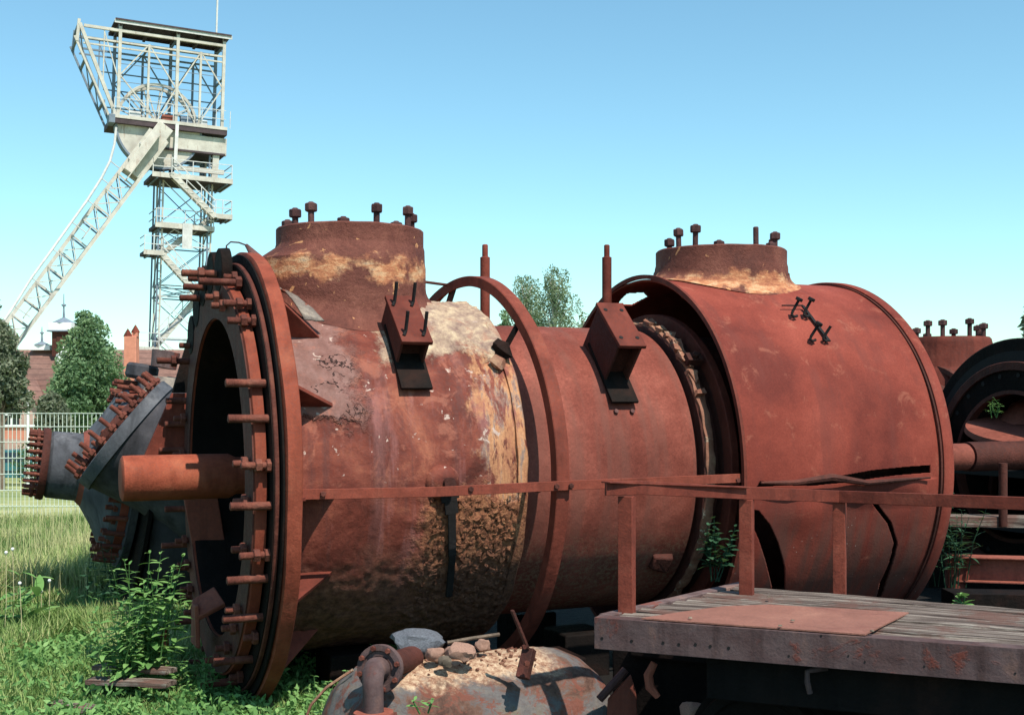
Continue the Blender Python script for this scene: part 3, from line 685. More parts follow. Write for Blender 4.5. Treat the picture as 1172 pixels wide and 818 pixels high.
lump = MB().lathe([(-.06, 0), (-.05, .03), (-.01, .045), (.03, .04), (.06, 0)], 10, P(1.28, 47, .985), (0.3, -.5, -.4)).rough(0.035, 24).build('crust_lump', 'soot_shade', ves)
lump2 = MB().lathe([(-.05, 0), (-.03, .03), (.02, .035), (.05, 0)], 9, P(1.24, 52, .97), (1, -.2, -.4)).rough(0.03, 22, 4).build('crust_lump', 'packing', ves)
# flat tie bar along the near side
bp = [P(0.10, 0, 0)] ; bar = MB()
pts = [Vector((0.10, -1.145, 1.150)), Vector((0.75, -1.15, 1.142)), Vector((1.45, -1.145, 1.152)), Vector((1.95, -1.13, 1.155)), Vector((2.52, -1.13, 1.160))]
for a, b in zip(pts[:-1], pts[1:]): bar.bar(a, b+(b-a).normalized()*0.002, 0.010, 0.048)
tb = bar.build('tie_bar', 'rust', ves, bevel=.002)
for x in (0.20, 0.93, 1.39, 1.47, 2.46):
    MB().hexnut((x, -1.158, 1.150), (0, -1, 0), 0.014, 0.012).build('bolt', 'rust_dark', tb)
# boss with a peg behind the tie bar
bs = MB().lathe([(-0.02, 0.095), (0.015, 0.09), (0.045, 0.07), (0.06, 0.04), (0.065, 0.0)], 32, P(0.86, 90, 0.945), (0, -1, 0)).build('boss', 'body', ves)
MB().lathe([(0, .03), (.05, .03)], 16, P(0.87, 90, .99), (0, -1, 0), cap1=True).build('peg', 'rust_dark', bs)
hs_ = MB()
for (ua, pa, wa, ub, pb, wb) in ((.875, 92, .10, .89, 95, .09), (.89, 94.8, .09, .90, 99, .045), (.90, 98.8, .045, .925, 112, .036), (.925, 111.5, .036, .955, 127, .034)):
    hs_.bar(P(ua, pa, .988), P(ub, pb, .988), (wa+wb)/2, .012, up=P(0, pa, 1)-P(0, pa, 0))
hs_.build('dark_strip', 'black_rubber', ves, bevel=.002)  # narrow black strip laid down the drum below the tie bar
MB().tube([P(1.30, 92, 0.95), P(1.30, 92, 1.14)], 0.012, 8).build('stay', 'rust_dark', ves)
# guide rods standing on the back
for (u, y, zb) in ((1.60, 0.30, 1.17+.78), (2.37, 0.16, 1.17+.80)):
    g = MB().lathe([(0, .03), (0.50, .03), (0.505, .018), (0.575, .018), (0.58, .012)], 16, (u, y, zb), (0, 0, 1), cap0=True, cap1=True).build('guide_rod', 'rust', ves)
    MB().box((u+.02, y, zb+.035), (0.2, 0.16, 0.03)).build('foot_plate', 'rust', g, bevel=.003)
# pads the vessel rests on
for u in (0.55, 1.9, 3.3):
    for y in (-.35, .35):
        MB().box((u, y, 0.13), (0.28, 0.3, 0.26)).build('support_block', 'soot_shade', ves, bevel=.01)
# underside clutter behind the deck
MB().tube([P(2.1, 140, .90), P(2.15, 146, .95), P(2.35, 147, .97)], .012, 8).build('bent_pipe', 'rust_dark', ves)
mb = MB().box(P(2.26, 126, .84), (0.13, 0.09, 0.07), axes(126)).rough(.04, 14); mb.build('crusted_lug', 'rust_dark', ves, bevel=.012)

# ------------------------------------------------------------------ FLAT WAGON (deck, railing) in front on the right
DZ = 0.787
def dk(px, py, z=DZ):                                             # photo pixel -> point on a level plane
    Y = (1.6-z)*F/(py-HY); return Vector(((px-HX)/F*Y, Y, z))
A = dk(680, 706); B0 = dk(1172, 742); Cc = dk(850, 665); D0 = dk(1172, 690)
fd = (B0-A).normalized(); bd = (D0-Cc).normalized(); ld = (Cc-A)
B = A+fd*3.4
wag = thing('flat_wagon', 'flat wagon with weathered plank deck, purple-brown edge beam and low rusty railing', 'wagon', (A.x, A.y, 0), math.atan2(fd.y, fd.x))
WI = Matrix.Translation((A.x, A.y, 0)) @ Matrix.Rotation(math.atan2(fd.y, fd.x), 4, 'Z'); WII = WI.inverted()
def wl(v): return WII @ Vector(v)
lc = wl(Cc); ld0 = wl(D0)                                          # back edge in the wagon frame (x along the front beam)
def back(x): return lc.y+(x-lc.x)*(ld0.y-lc.y)/(ld0.x-lc.x)
def left(y): return lc.x*(y/lc.y)
# front beam: channel with flanges
fb = MB().box((1.7, 0.006, DZ-0.058), (3.4, 0.012, 0.116)).box((1.7, 0.04, DZ-0.006), (3.4, 0.056, 0.010)).box((1.7, 0.04, DZ-0.110), (3.4, 0.056, 0.010)).box((0.006, 0.04, DZ-0.058), (0.011, 0.055, 0.094))
fb = fb.build('edge_beam', 'beam_purple', wag, bevel=0.002)
def hole(x, z, r=0.0065):
    MB().lathe([(0, r), (0.0015, r)], 12, (x, -0.0015, z), (0, 1, 0), cap0=True, cap1=True).build('bolt_hole', 'black_rubber', fb)
for px, py in ((689, 730), (723, 733), (759, 735), (777, 737), (796, 737), (813, 739), (834, 741), (903, 750), (940, 727), (971, 750), (990, 757), (1058, 762), (1162, 770)):
    d = Vector(((px-HX)/F, 1, -(py-HY)/F)); o = wl((0, 0, 1.6)); q = wl(Vector((0, 0, 1.6))+d)-o
    t = (0-o.y)/q.y; p = o+q*t; hole(p.x, p.z, 0.0055 if px < 860 else 0.0035)
# left edge angle
MB().bar((0.015, 0.075, DZ-0.03), (lc.x+0.01, lc.y, DZ-0.03), 0.05, 0.058).build('edge_angle', 'beam_purple', wag, bevel=.003)
# planks
npl = 8; y0 = 0.070
wd = (back(0.9)-y0)/npl
for k in range(npl):
    ya = y0+k*wd; yb = ya+wd-0.015
    for seg in range(2):
        xa = left(ya)+0.05 if seg == 0 else 1.86+0.11*(k % 3)
        xb = 1.85+0.11*(k % 3) if seg == 0 else 3.4
        sl_ = (back(1.0)-back(0.0))*(k+0.5)/npl
        mb = MB(); nn = 26
        for i in range(nn+1):
            x = xa+(xb-xa)*i/nn
            for (yy, zz) in ((ya, -0.035), (ya, 0), (ya+(yb-ya)*.33, 0), (ya+(yb-ya)*.66, 0), (yb, 0), (yb, -0.035)):
                y = yy+sl_*x
                zt = (DZ-0.006+zz+(0.004*noise.noise(Vector((x*5, yy*40, k*3.1)))+0.010*noise.noise(Vector((x*1.3, k*5.7, 0))) if zz == 0 else 0))
                mb.v.append((x, y+0.003*noise.noise(Vector((x*7, k, 3))), zt if zz == 0 else DZ+zz))
        for i in range(nn):
            for j in range(5):
                a = i*6+j; mb.f.append((a, a+1, a+7, a+6))
            a = i*6; mb.f.append((a, a+6, a+11, a+5))
        mb.f.append((5, 4, 3, 2, 1, 0)); mb.f.append(tuple(nn*6+j for j in range(6)))
        mb.build('plank', 'wood', wag)
# steel sheet lying on the planks
mb = MB(); sh_ = [(0.11, 0.004), (1.03, 0.004), (1.62, 0.36), (0.36, 0.36), (0.22, 0.20)]
sh_ = [wl(dk(x, y, DZ+0.012)) for x, y in ((728, 709), (988, 727), (1040, 699), (880, 690), (828, 692), (775, 699))]
sh_ = [Vector((p.x, max(p.y, 0.012), 0)) for p in sh_]; k = len(sh_); mb.v = [(p.x, p.y, DZ+0.003) for p in sh_]+[(p.x, p.y, DZ+0.008) for p in sh_]
mb.f = [tuple(range(k-1, -1, -1)), tuple(range(k, 2*k))]+[(i, (i+1) % k, (i+1) % k+k, i+k) for i in range(k)]
mb.build('cover_sheet', 'plate_pink', wag)
for px, py in ((790, 707), (907, 710), (998, 722), (880, 683), (893, 716)):
    p = wl(dk(px, py, DZ+.014)); MB().lathe([(0, .008), (.004, .006), (.005, 0)], 10, p, (0, 0, 1), cap0=True).build('nail', 'debris', wag)
# railing
pr = [wl(at(x, y, Y)) for x, y, Y in ((693, 559, 4.56), (735, 558, 4.65), (853, 564, 5.02), (960, 568, 5.28), (1172, 576, 4.86), (1500, 590, 4.3))]
rl = MB()
for i, (a, b) in enumerate(zip(pr[:-1], pr[1:])): rl.bar(a, b+(b-a).normalized()*0.003, 0.012, 0.052)
rl.bar(pr[0]+Vector((0, 0.0, .024)), pr[2]+Vector((0, 0.0, .024)), 0.05, 0.007)
rl.build('handrail', 'rust', wag, bevel=0.002)
for (px, pt, Y, pb, wpx) in ((715, 568, 4.60, 702, 17), (853, 572, 5.02, 684, 15), (960, 575, 5.28, 670, 14), (1290, 575, 4.65, 720, 15)):
    t = wl(at(px, pt, Y)); b = Vector((t.x, t.y, DZ-(0.07 if Y > 5.2 else 0.01))); W_ = wpx/F*Y
    mb = MB().box(((t+b)/2)+Vector((0, .006, 0)), (W_, 0.008, t.z-b.z)).box(((t+b)/2)+Vector((W_/2-.004, .03, 0)), (0.008, 0.045, t.z-b.z))
    p_ = mb.build('post', 'rust', wag, bevel=0.002)
# chassis and wheels under the deck
for y in (0.12, 0.62):
    MB().box((1.9, y, DZ-0.20), (3.0, 0.08, 0.16)).build('chassis_beam', 'soot_shade', wag, bevel=.005)
for x in (0.75, 1.5, 2.4, 3.1):
    MB().box((x, 0.38, DZ-0.17), (0.07, 0.44, 0.10)).build('cross_beam', 'soot_shade', wag, bevel=.005)
for x in (0.55, 2.3):
    wh = MB().lathe([(-.05, 0), (-.05, .06), (-.03, .065), (-.03, .20), (-.045, .21), (-.045, .245), (.035, .25), (.035, .275), (.05, .275), (.05, 0)], 48, (x, 0.28, 0.275), (0, 1, 0)).build('wheel', 'soot_shade', wag)
    MB().lathe([(-.1, 0), (-.1, .035), (.4, .035)], 20, (x, 0.28, 0.275), (0, 1, 0)).build('axle', 'rust_dark', wh)
MB().tube([wl(at(947, 764, 4.25)), wl(at(932, 766, 4.25)), wl(at(924, 768, 4.25)), wl(at(924, 780, 4.25)), wl(at(927, 793, 4.25))], 0.010, 8).build('hook', 'beam_purple', wag)
hs = MB().tube([wl(at(x, y, 4.62)) for x, y in ((749, 758), (742, 772), (744, 786), (753, 797))], [.014, .018, .018, .012], 8).build('brake_lever', 'rust_pink', wag)
MB().tube([wl(at(x, y, 4.6)) for x, y in ((815, 768), (819, 780), (821, 800))], .004, 6).build('wire', 'packing', wag)

# odd things in the dark under the deck
def slab(name, pts, th, mat, label, cat, away=(0, 1, 0), group=None):
    mb = MB(); k = len(pts); aw = Vector(away)*th; o = Vector(pts[0]); o0 = Vector((o.x, o.y, min(p.z for p in pts)))
    mb.v = [tuple(Vector(p)-o0) for p in pts]+[tuple(Vector(p)-o0+aw) for p in pts]
    mb.f = [tuple(range(k)), tuple(range(2*k-1, k-1, -1))]+[(i, i+k, (i+1) % k+k, (i+1) % k) for i in range(k)]
    ob = mb.build(name, mat, bevel=.004, loc=o0)
    return tag(ob, label, cat, group)
slab('steel_plate', [at(694, 830, 5.0), at(696, 800, 5.0), at(722, 772, 5.0), at(728, 790, 5.0), at(730, 830, 5.0)], 0.02, 'rust_pink', 'pointed pink-brown steel plate propped under the wagon deck', 'steel plate')
o = MB().tube([(0, 0, 0), at(716, 766, 5.02)-at(686, 800, 4.98)], .017, 10).build('iron_rod', 'bolt_dark', loc=at(686, 800, 4.98)); tag(o, 'short dark iron rod leaning beside the small round tank', 'iron rod')
def stone(px, py, Y, r, mat, label, cat='stone', flat=0.7, name='stone', seed=1, group=None, rot=0.0):
    me = bpy.data.meshes.new(name); bm = bmesh.new(); bmesh.ops.create_icosphere(bm, subdivisions=3, radius=1)
    for v in bm.verts:
        d = 1+0.35*noise.noise(v.co*1.3+Vector((seed*7.1, 0, 0)))+0.10*noise.noise(v.co*4+Vector((0, seed*3.0, 0)))
        q = Vector([math.copysign(abs(c)**0.75, c) for c in v.co]); v.co = q*d
    bm.to_mesh(me); bm.free(); me.materials.append(M[mat])
    me.polygons.foreach_set('use_smooth', [True]*len(me.polygons)); me.set_sharp_from_angle(angle=math.radians(28))
    o = bpy.data.objects.new(name, me); C.objects.link(o); o.location = at(px, py, Y); o.scale = (r, r*0.8, r*flat); o.rotation_euler = (0.1, 0.1, rot)
    return tag(o, label, cat, group)
stone(805, 822, 4.9, 0.085, 'stone', 'pale rounded stone low in the dark under the wagon deck', seed=3)
stone(840, 806, 4.9, 0.05, 'slate', 'blue-grey stone under the wagon deck beside the pale rounded one', seed=5)

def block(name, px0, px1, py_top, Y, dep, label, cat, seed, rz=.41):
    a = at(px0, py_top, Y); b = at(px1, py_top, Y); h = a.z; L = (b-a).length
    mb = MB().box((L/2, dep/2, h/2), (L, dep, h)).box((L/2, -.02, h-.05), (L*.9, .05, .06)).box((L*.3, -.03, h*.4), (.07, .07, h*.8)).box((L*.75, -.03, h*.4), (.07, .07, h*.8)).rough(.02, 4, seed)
    o = mb.build(name, 'soot_shade', bevel=.012, loc=(a.x, a.y, 0)); o.rotation_euler = (0, 0, rz); tag(o, label, cat)
block('shade_block', 430, 700, 775, 5.75, .3, 'added black block keeping the ground behind the small tank dark', 'shade block', 2)  # these two black blocks are added to keep sunlit ground dark
block('shade_block', 700, 1180, 728, 5.5, .3, 'long added black block keeping the ground beneath the wagon deck dark', 'shade block', 5, rz=-.45)

# ------------------------------------------------------------------ SMALL TANK in the foreground
TO = (-0.204, 5.15, 0)
tank = thing('small_tank', 'small corroded round tank with dished ends and patchy grey and rust skin, debris on top', 'tank', TO, ROT)
TZ, TR = 0.16, 0.345
prof = [(-0.72, 0.0), (-0.71, .08), (-0.68, .17), (-0.62, .26), (-0.55, .315), (-0.47, TR), (-0.2, TR+.002), (0.0, TR), (0.2, TR), (0.36, TR), (0.45, .335), (0.53, .30), (0.60, .24), (0.65, .16), (0.675, .08), (0.68, 0)]
prof = [(a*.86 if a < 0 else a, b) for a, b in prof]; pp = []
for (a, b) in zip(prof[:-1], prof[1:]):
    for i in range(4): pp.append((a[0]+(b[0]-a[0])*i/4, a[1]+(b[1]-a[1])*i/4))
pp.append(prof[-1])
tb_ = MB().lathe(pp, 110, (0, 0, TZ))
for i, p in enumerate(tb_.v):
    q = Vector(p); d = Vector((0, q.y, q.z-TZ)); 
    if d.length > 1e-4:
        amp = 0.005*noise.noise(q*5)
        if q.z > TZ+0.22 and q.x < 0.42: amp += 0.022*max(0, fbm(q*7+Vector((3, 0, 0))))+0.007*fbm(q*30, 3)
        q += d.normalized()*amp
    tb_.v[i] = tuple(q)
tb_.build('shell', 'tank', tank, smooth=50)
MB().lathe([(-0.40, TR-.004), (-0.40, TR+.005), (-0.385, TR+.005), (-0.385, TR-.004)], 90, (0, 0, TZ), close=True).build('weld_seam', 'rust_dark', tank)
TI = (Matrix.Translation(TO) @ Matrix.Rotation(ROT, 4, 'Z')).inverted()
def tl(v): return TI @ Vector(v)
# flange and elbow
fc = at(434, 765, 4.72); nrm = Vector((-0.30, -0.95, 0.08)).normalized()
n_l = (TI.to_3x3() @ nrm)
el = MB().lathe([(-.03, 0), (-.03, .085), (-.025, .092), (0.0, .094), (.004, .092), (.004, .070), (-.004, .066), (-.004, 0)], 48, tl(fc), n_l).rough(.003, 20).build('flange', 'beam_purple', tank)
for k in range(8):
    a = k*PI/4+.3; t1 = n_l.cross(Vector((0, 0, 1))).normalized(); t2 = n_l.cross(t1)
    MB().hexnut(tl(fc)+n_l*.010+(t1*math.cos(a)+t2*math.sin(a))*.080, n_l, 0.011, 0.014).build('nut', 'bolt', el)
p0 = fc; pts = [p0-nrm*.01, p0+nrm*.045+Vector((.004, 0, .006)), p0+nrm*.085+Vector((.012, 0, -.006)), p0+nrm*.105+Vector((.018, 0, -.04)), p0+nrm*.108+Vector((.021, 0, -.08)), p0+nrm*.108+Vector((.022, 0, -.16))]
MB().tube([tl(p) for p in pts], [.046, .044, .042, .040, .039, .039], 24).build('elbow_pipe', 'beam_purple', tank)
fb_ = pts[-1]
MB().lathe([(-.02, 0), (-.02, .075), (.0, .078), (.012, .075), (.014, .04)], 32, tl(fb_+Vector((0, 0, .0))), (0, 0, 1)).rough(.003, 20).build('lower_flange', 'rust_pink', tank)
MB().lathe([(-.12, .06), (-.02, .06)], 24, tl(fb_), (0, 0, 1)).build('lower_pipe', 'rust_dark', tank)
MB().tube([tl(at(x, y, 4.95)) for x, y in ((350, 822), (356, 806), (374, 786), (404, 766))], .006, 6).build('bent_wire', 'packing', tank)
# branch stub joining the flange to the tank
MB().lathe([(0, .05), (.34, .05)], 24, tl(fc), -n_l).build('branch_pipe', 'rust_dark', tank)
# lever
lv = MB().bar(tl(at(598, 776, 4.85)), tl(at(606, 742, 4.9)), .05, .035).bar(tl(at(604, 742, 4.88)), tl(at(586, 698, 4.85)), .022, .012)
lv = lv.build('valve_lever', 'rust_dark', tank, bevel=.003)
MB().hexnut(tl(at(603, 759, 4.80)), (0, -1, 0), .013, .012).build('nut', 'bolt', lv); MB().hexnut(tl(at(600, 740, 4.82)), (0, -1, 0), .010, .012).build('nut', 'bolt', lv)
# rubble on the tank
for (px, py, Y, r, mt, lb, ct, fl_, sd, rt) in (
    (479, 734, 5.12, .105, 'slate', 'blue-grey slab of slag with a bright upper edge behind the pipe flange', 'slag slab', .45, 2, .2),
    (497, 748, 4.98, .035, 'stone', 'small pale stone between slag slab and reddish stone on the tank', 'stone', .8, 4, .8),
    (527, 746, 4.98, .062, 'stone', 'longest reddish stone lying across the top of the small tank', 'stone', .5, 6, -.3),
    (553, 738, 5.15, .03, 'stone', 'little pink stone at the far side of the tank top, nearest the lever', 'stone', .8, 8, .4),
    (510, 757, 4.92, .026, 'debris', 'dark crumb of rubble just below the pale stone on the tank', 'stone', .8, 9, .4)):
    stone(px, py, Y, r, mt, lb, ct, fl_, 'stone' if ct == 'stone' else 'slag_slab', sd, rot=rt)
db = MB()
for i in range(150):
    x = random.uniform(-.36, .30); y = random.uniform(-.16, .2)
    z = TZ+math.sqrt(max(0, TR*TR-y*y))+.006; s_ = random.uniform(.004, .013)
    db.box((x, y, z), (s_*1.4, s_, s_*.8), Matrix.Rotation(random.random()*3, 3, 'Z') @ Matrix.Rotation(random.random(), 3, 'X'))
ob = stuff(db.rough(.004, 60).build('rubble', 'packing', None)); ob.matrix_world = Matrix.Translation(TO) @ Matrix.Rotation(ROT, 4, 'Z')
tag(ob, 'scatter of small pale rubble along the top of the small tank', 'rubble')
o = MB().tube([(0, 0, 0), (.10, .03, .012), (.22, .08, .02)], .008, 6).build('twig', 'bark', loc=at(512, 735, 5.2)); tag(o, 'dark twig lying behind the stones on the small tank', 'twig')

# ------------------------------------------------------------------ GREY MACHINE at the left
g = thing('grey_machine', 'blue-grey stepped drum machine at far left with rows of long rusty studs on tilted flanges', 'machine', (-2.87, 9.0, 0), ROT, tilt=math.radians(7))
GI = (Matrix.Translation((-2.87, 9.0, 0)) @ Matrix.Rotation(ROT, 4, 'Z') @ Matrix.Rotation(math.radians(7), 4, 'Y')).inverted()
def gl(v): return GI @ Vector(v)
GA = (-.13, 0, 1.04)
MB().lathe([(-.52, 0), (-.52, .22), (-.50, .24), (-.30, .245), (-.285, .25), (-.17, .42), (-.09, .58), (-.05, .60), (0.02, .60)], 90, GA).build('reducer', 'grey_steel', g)
MB().lathe([(-.30, .246), (-.30, .252), (-.24, .30), (-.25, .30)], 90, GA).build('rust_band', 'rust_pink', g)
r1 = MB().lathe([(-.57, .17), (-.57, .255), (-.535, .26), (-.52, .255), (-.52, .17)], 60, GA, close=True).build('end_flange', 'rust_dark', g)
r2 = MB().lathe([(0.02, .5), (0.02, .69), (0.025, .70), (.075, .70), (.08, .69), (.08, .5)], 100, GA, close=True).build('main_flange', 'grey_steel', g)
r3 = MB().lathe([(-.035, .5), (-.035, .615), (.018, .62), (.018, .5)], 90, GA, close=True).build('inner_flange', 'rust', g)
st = stud_mesh(0.15, 0.018, ()); st2 = stud_mesh(0.09, 0.013, (-0.03,)); st3 = stud_mesh(0.10, .018, (-.03,))
def radial(parent, mesh, n, u, R, org, skip=(), axis=None):
    for k in range(n):
        if k in skip: continue
        a = 2*PI*k/n+.05; o = bpy.data.objects.new('stud', mesh); C.objects.link(o); o.parent = parent
        o.location = (org[0]+u, org[1]+R*math.sin(a), org[2]+R*math.cos(a)); o.rotation_euler = (random.random()*6, random.uniform(-.03, .03), random.uniform(-.03, .03))
radial(r2, st, 30, .02, .655, GA); radial(r3, st3, 34, -.035, .575, GA, (3, 9, 12)); radial(r1, st2, 26, -.57, .225, GA)
GB = (0, 0, 1.0)
MB().lathe([(.12, .3), (.12, .80), (.20, .84), (1.1, .84), (1.15, .6), (1.15, 0)], 120, (-.10, -.10, .93)).build('drum', 'drum_dark', g)
MB().lathe([(.07, .3), (.07, .83), (.075, .85), (.10, .85), (.105, .83), (.105, .3)], 120, (-.10, -.10, .93), close=True).build('drum_rim', 'soot_shade', g)
# diagonal branch
bc = at(147, 499, 8.35); ba = Vector((-.76, -.16, .62)).normalized(); bl = GI.to_3x3() @ ba
b1 = MB().lathe([(-.75, .34), (-.35, .36), (-.08, .41), (-.03, .42)], 70, gl(bc), bl).build('branch', 'grey_steel', g)
b2 = MB().lathe([(-.03, .2), (-.03, .43), (-.025, .44), (.055, .44), (.06, .43), (.06, .2)], 80, gl(bc), bl, close=True).build('branch_flange', 'grey_steel', g)
b3 = MB().lathe([(.062, .0), (.062, .32), (.09, .325), (.095, .32), (.095, .2), (.14, .17), (.14, 0)], 70, gl(bc), bl).build('branch_cover', 'rust_dark', g)
qm = bl.to_track_quat('X', 'Z')
st4 = stud_mesh(0.13, 0.017, (-0.03,))
for k in range(24):
    a = 2*PI*k/24; o = bpy.data.objects.new('stud', st4); C.objects.link(o); o.parent = b2
    off = qm @ Vector((0, math.cos(a)*.405, math.sin(a)*.405))
    o.location = gl(bc)+bl*.06+off; o.rotation_euler = (-bl).to_track_quat('X', 'Z').to_euler()
    o.scale = (1.0, 1, 1)
MB().lathe([(0, 0), (0, .10), (.02, .115), (.09, .115), (.11, .10), (.11, 0)], 32, gl(at(161, 434, 8.9)), (0.05, 0, 1)).build('round_cap', 'grey_steel', g)
MB().lathe([(0, 0), (0, .09), (.12, .10), (.13, 0)], 24, gl(at(187, 421, 8.8)), (0.05, 0, 1)).build('square_cap', 'beam_purple', g)
MB().lathe([(-.18, .20), (0, .11), (0, 0)], 40, gl(at(192, 432, 8.8)), (0.0, 0, 1)).build('cap_neck', 'grey_pale', g)
MB().box(gl((-2.3, 9.3, .15)), (.3, .8, .3)).build('footing', 'soot_shade', g)
MB().box(gl((-1.8, 9.5, .15)), (.3, .8, .3)).build('footing', 'soot_shade', g)

# ------------------------------------------------------------------ MACHINES on the right
rm = thing('ring_machine', 'dark machine at the right edge with large open ring and curved inner rim', 'machine', ((1163-HX)/F*9.4, 9.4, 0), ROT)
RA = (0, 0, 1.06)
MB().lathe([(0, .88), (0, .975), (.01, .985), (.10, .985), (.11, .975), (.11, .88)], 140, RA, close=True).build('outer_ring', 'soot_shade', rm)  # ring parts coloured near-black, the shade of their unlit left faces
MB().lathe([(-.02, .80), (-.02, .885), (.0, .885), (.0, .80)], 140, RA, close=True).build('rim_band', 'black_rubber', rm)
MB().lathe([(-.06, .74), (-.06, .80), (-.055, .805), (.02, .805), (.02, .74)], 140, RA, close=True).build('middle_ring', 'rust_dark', rm)
ir = MB().lathe([(-.04, .58), (-.04, .74), (-.0, .74), (-.0, .58)], 140, RA, close=True).build('inner_disc', 'soot_shade', rm)
MB().lathe([(-.055, .555), (-.055, .585), (.02, .585), (.02, .555)], 140, RA, close=True).build('inner_rim', 'rust_dark', rm)
for k in range(24):
    a = k*15+5; q = P(-.045, a, .70); MB().lathe([(0, .018), (.004, .018)], 12, (q.x, q.y, q.z-AZ+1.06), cap0=True, cap1=True).build('bolt_hole', 'black_rubber', ir)
MB().lathe([(.02, .56), (.9, .56), (.9, 0)], 60, RA).build('inner_wall', 'soot_shade', rm)
# pink flange table seen through the ring
MB().lathe([(-.10, .0), (-.09, .46), (-.04, .52), (.0, .51), (.01, 0)], 48, (.20, .0, 1.37), (-.17, -.17, .97)).build('round_table', 'rust_pink', rm)
MB().lathe([(-.5, .05), (0, .05)], 16, (.12, -.05, 1.34), (0, 0, 1)).build('table_stem', 'rust_dark', rm)
MB().lathe([(0, .33), (.16, .20), (.22, .1)], 48, (.42, .18, 1.38), (0, 0, 1)).build('pink_cone', 'rust_pink', rm)
for z, y in ((1.02, -.1), (.62, .0)):
    MB().box((-.05, y, z), (.5, 1.0, .05)).build('shelf_beam', 'black_rubber', rm, bevel=.004)
MB().box((.3, 0, .1), (.5, 1.3, .2)).build('footing', 'soot_shade', rm)

rn = thing('nozzle_machine', 'rusty drum behind the big vessel with one bolted nozzle on its top', 'machine', at(1087, 453, 10.8)-Vector((0, 0, 1.6)), ROT)
MB().lathe([(-.9, 0), (-.9, .70), (.9, .70), (.9, 0)], 90, (0, .0, 1.05)).build('drum', 'rust_dark', rn)
MB().lathe([(-.12, .79), (-.12, .83), (-.06, .83), (-.06, .79)], 90, (-.2, 0, 1.05), close=True).build('hoop', 'rust_dark', rn)
nn_ = MB().lathe([(1.5, .46), (1.74, .44), (1.84, .38), (1.86, .37), (2.06, .355), (2.10, .345), (2.115, .33), (2.115, 0)], 70, (0, 0, 0), (0, 0, 1)).build('nozzle', 'rust', rn)
for (deg, L, kd) in ((187, .15, 1), (215, .15, 1), (262, .16, 1), (318, .13, 1), (338, .07, 1), (350, .12, 1), (40, .1, 1), (90, .06, 1), (130, .1, 1)):
    a = math.radians(deg); vstud(L, .020, kd).build('stud', 'bolt_dark', nn_, loc=(.28*math.cos(a), .28*math.sin(a), 2.11))
for u in (-.5, .5): MB().box((u, 0, .2), (.3, .9, .4)).build('footing', 'soot_shade', rn)

# beams lying in the shade on the right
def beam(name, a, b, w_, h_, mat, label, cat, group=None, flange=True):
    a = Vector(a); b = Vector(b); mb = MB(); L = (b-a).length; rz = math.atan2(b.y-a.y, b.x-a.x)
    if flange: mb.box((L/2, 0, h_/2), (L, .012, h_-.02)).box((L/2, 0, .006), (L, w_, .011)).box((L/2, 0, h_-.006), (L, w_, .011))
    else: mb.box((L/2, 0, h_/2), (L, w_, h_))
    o = mb.build(name, mat, bevel=.003, loc=a); o.rotation_euler = (0, -math.asin((b.z-a.z)/L), rz); return tag(o, label, cat, group)
beam('iron_beam', at(1084, 664, 7.7), at(1330, 672, 7.3), .14, .16, 'rust_pink', 'sunlit reddish flanged beam lying low at the right edge', 'beam')
beam('wooden_board', at(1083, 601, 8.3), at(1330, 605, 8.1), .20, .07, 'wood', 'grey weathered board lying level above the reddish beam', 'board', flange=False)
beam('timber_baulk', at(1084, 700, 6.9), at(1330, 705, 6.9), .20, .12, 'soot_shade', 'black timber baulk on the ground just behind the wagon deck', 'timber', flange=False)
o = MB().lathe([(0, .028), (.42, .028)], 12, (0, 0, 0), (0, 0, 1), cap0=True, cap1=True).build('iron_post', 'rust_dark', loc=at(1148, 602, 8.15)); tag(o, 'short upright iron post on the grey board at the right edge', 'post')
slab('end_bracket', [at(1085, 672, 7.62), at(1085, 636, 7.62), at(1092, 634, 7.62), at(1103, 636, 7.62), at(1110, 660, 7.62), at(1104, 676, 7.62)], .06, 'rust', 'curved rust bracket at the left tip of the reddish beam', 'bracket')

# ------------------------------------------------------------------ HEADFRAME (winding tower)
HR = math.atan2(.42, .907); HO = Vector((-24.9, 75, -2.5))
HQ = Matrix.Rotation(.030, 4, 'Y') @ Matrix.Rotation(HR, 4, 'Z')
hf = thing('headframe', 'tall cream painted mine winding tower with lattice strut, stair landings and sheave wheel house', 'winding tower', HO, HR)
hf.rotation_mode = 'QUATERNION'; hf.rotation_quaternion = HQ.to_quaternion()
def H(x, y, z): return Vector((x*.925, y*(.54 if z > 18 else .8), z+2.5))
def hb(name, a, b, w_, mat='cream', h_=None, par=None): return MB().bar(H(*a), H(*b), w_*.78, h_).build(name, mat, par or hf)
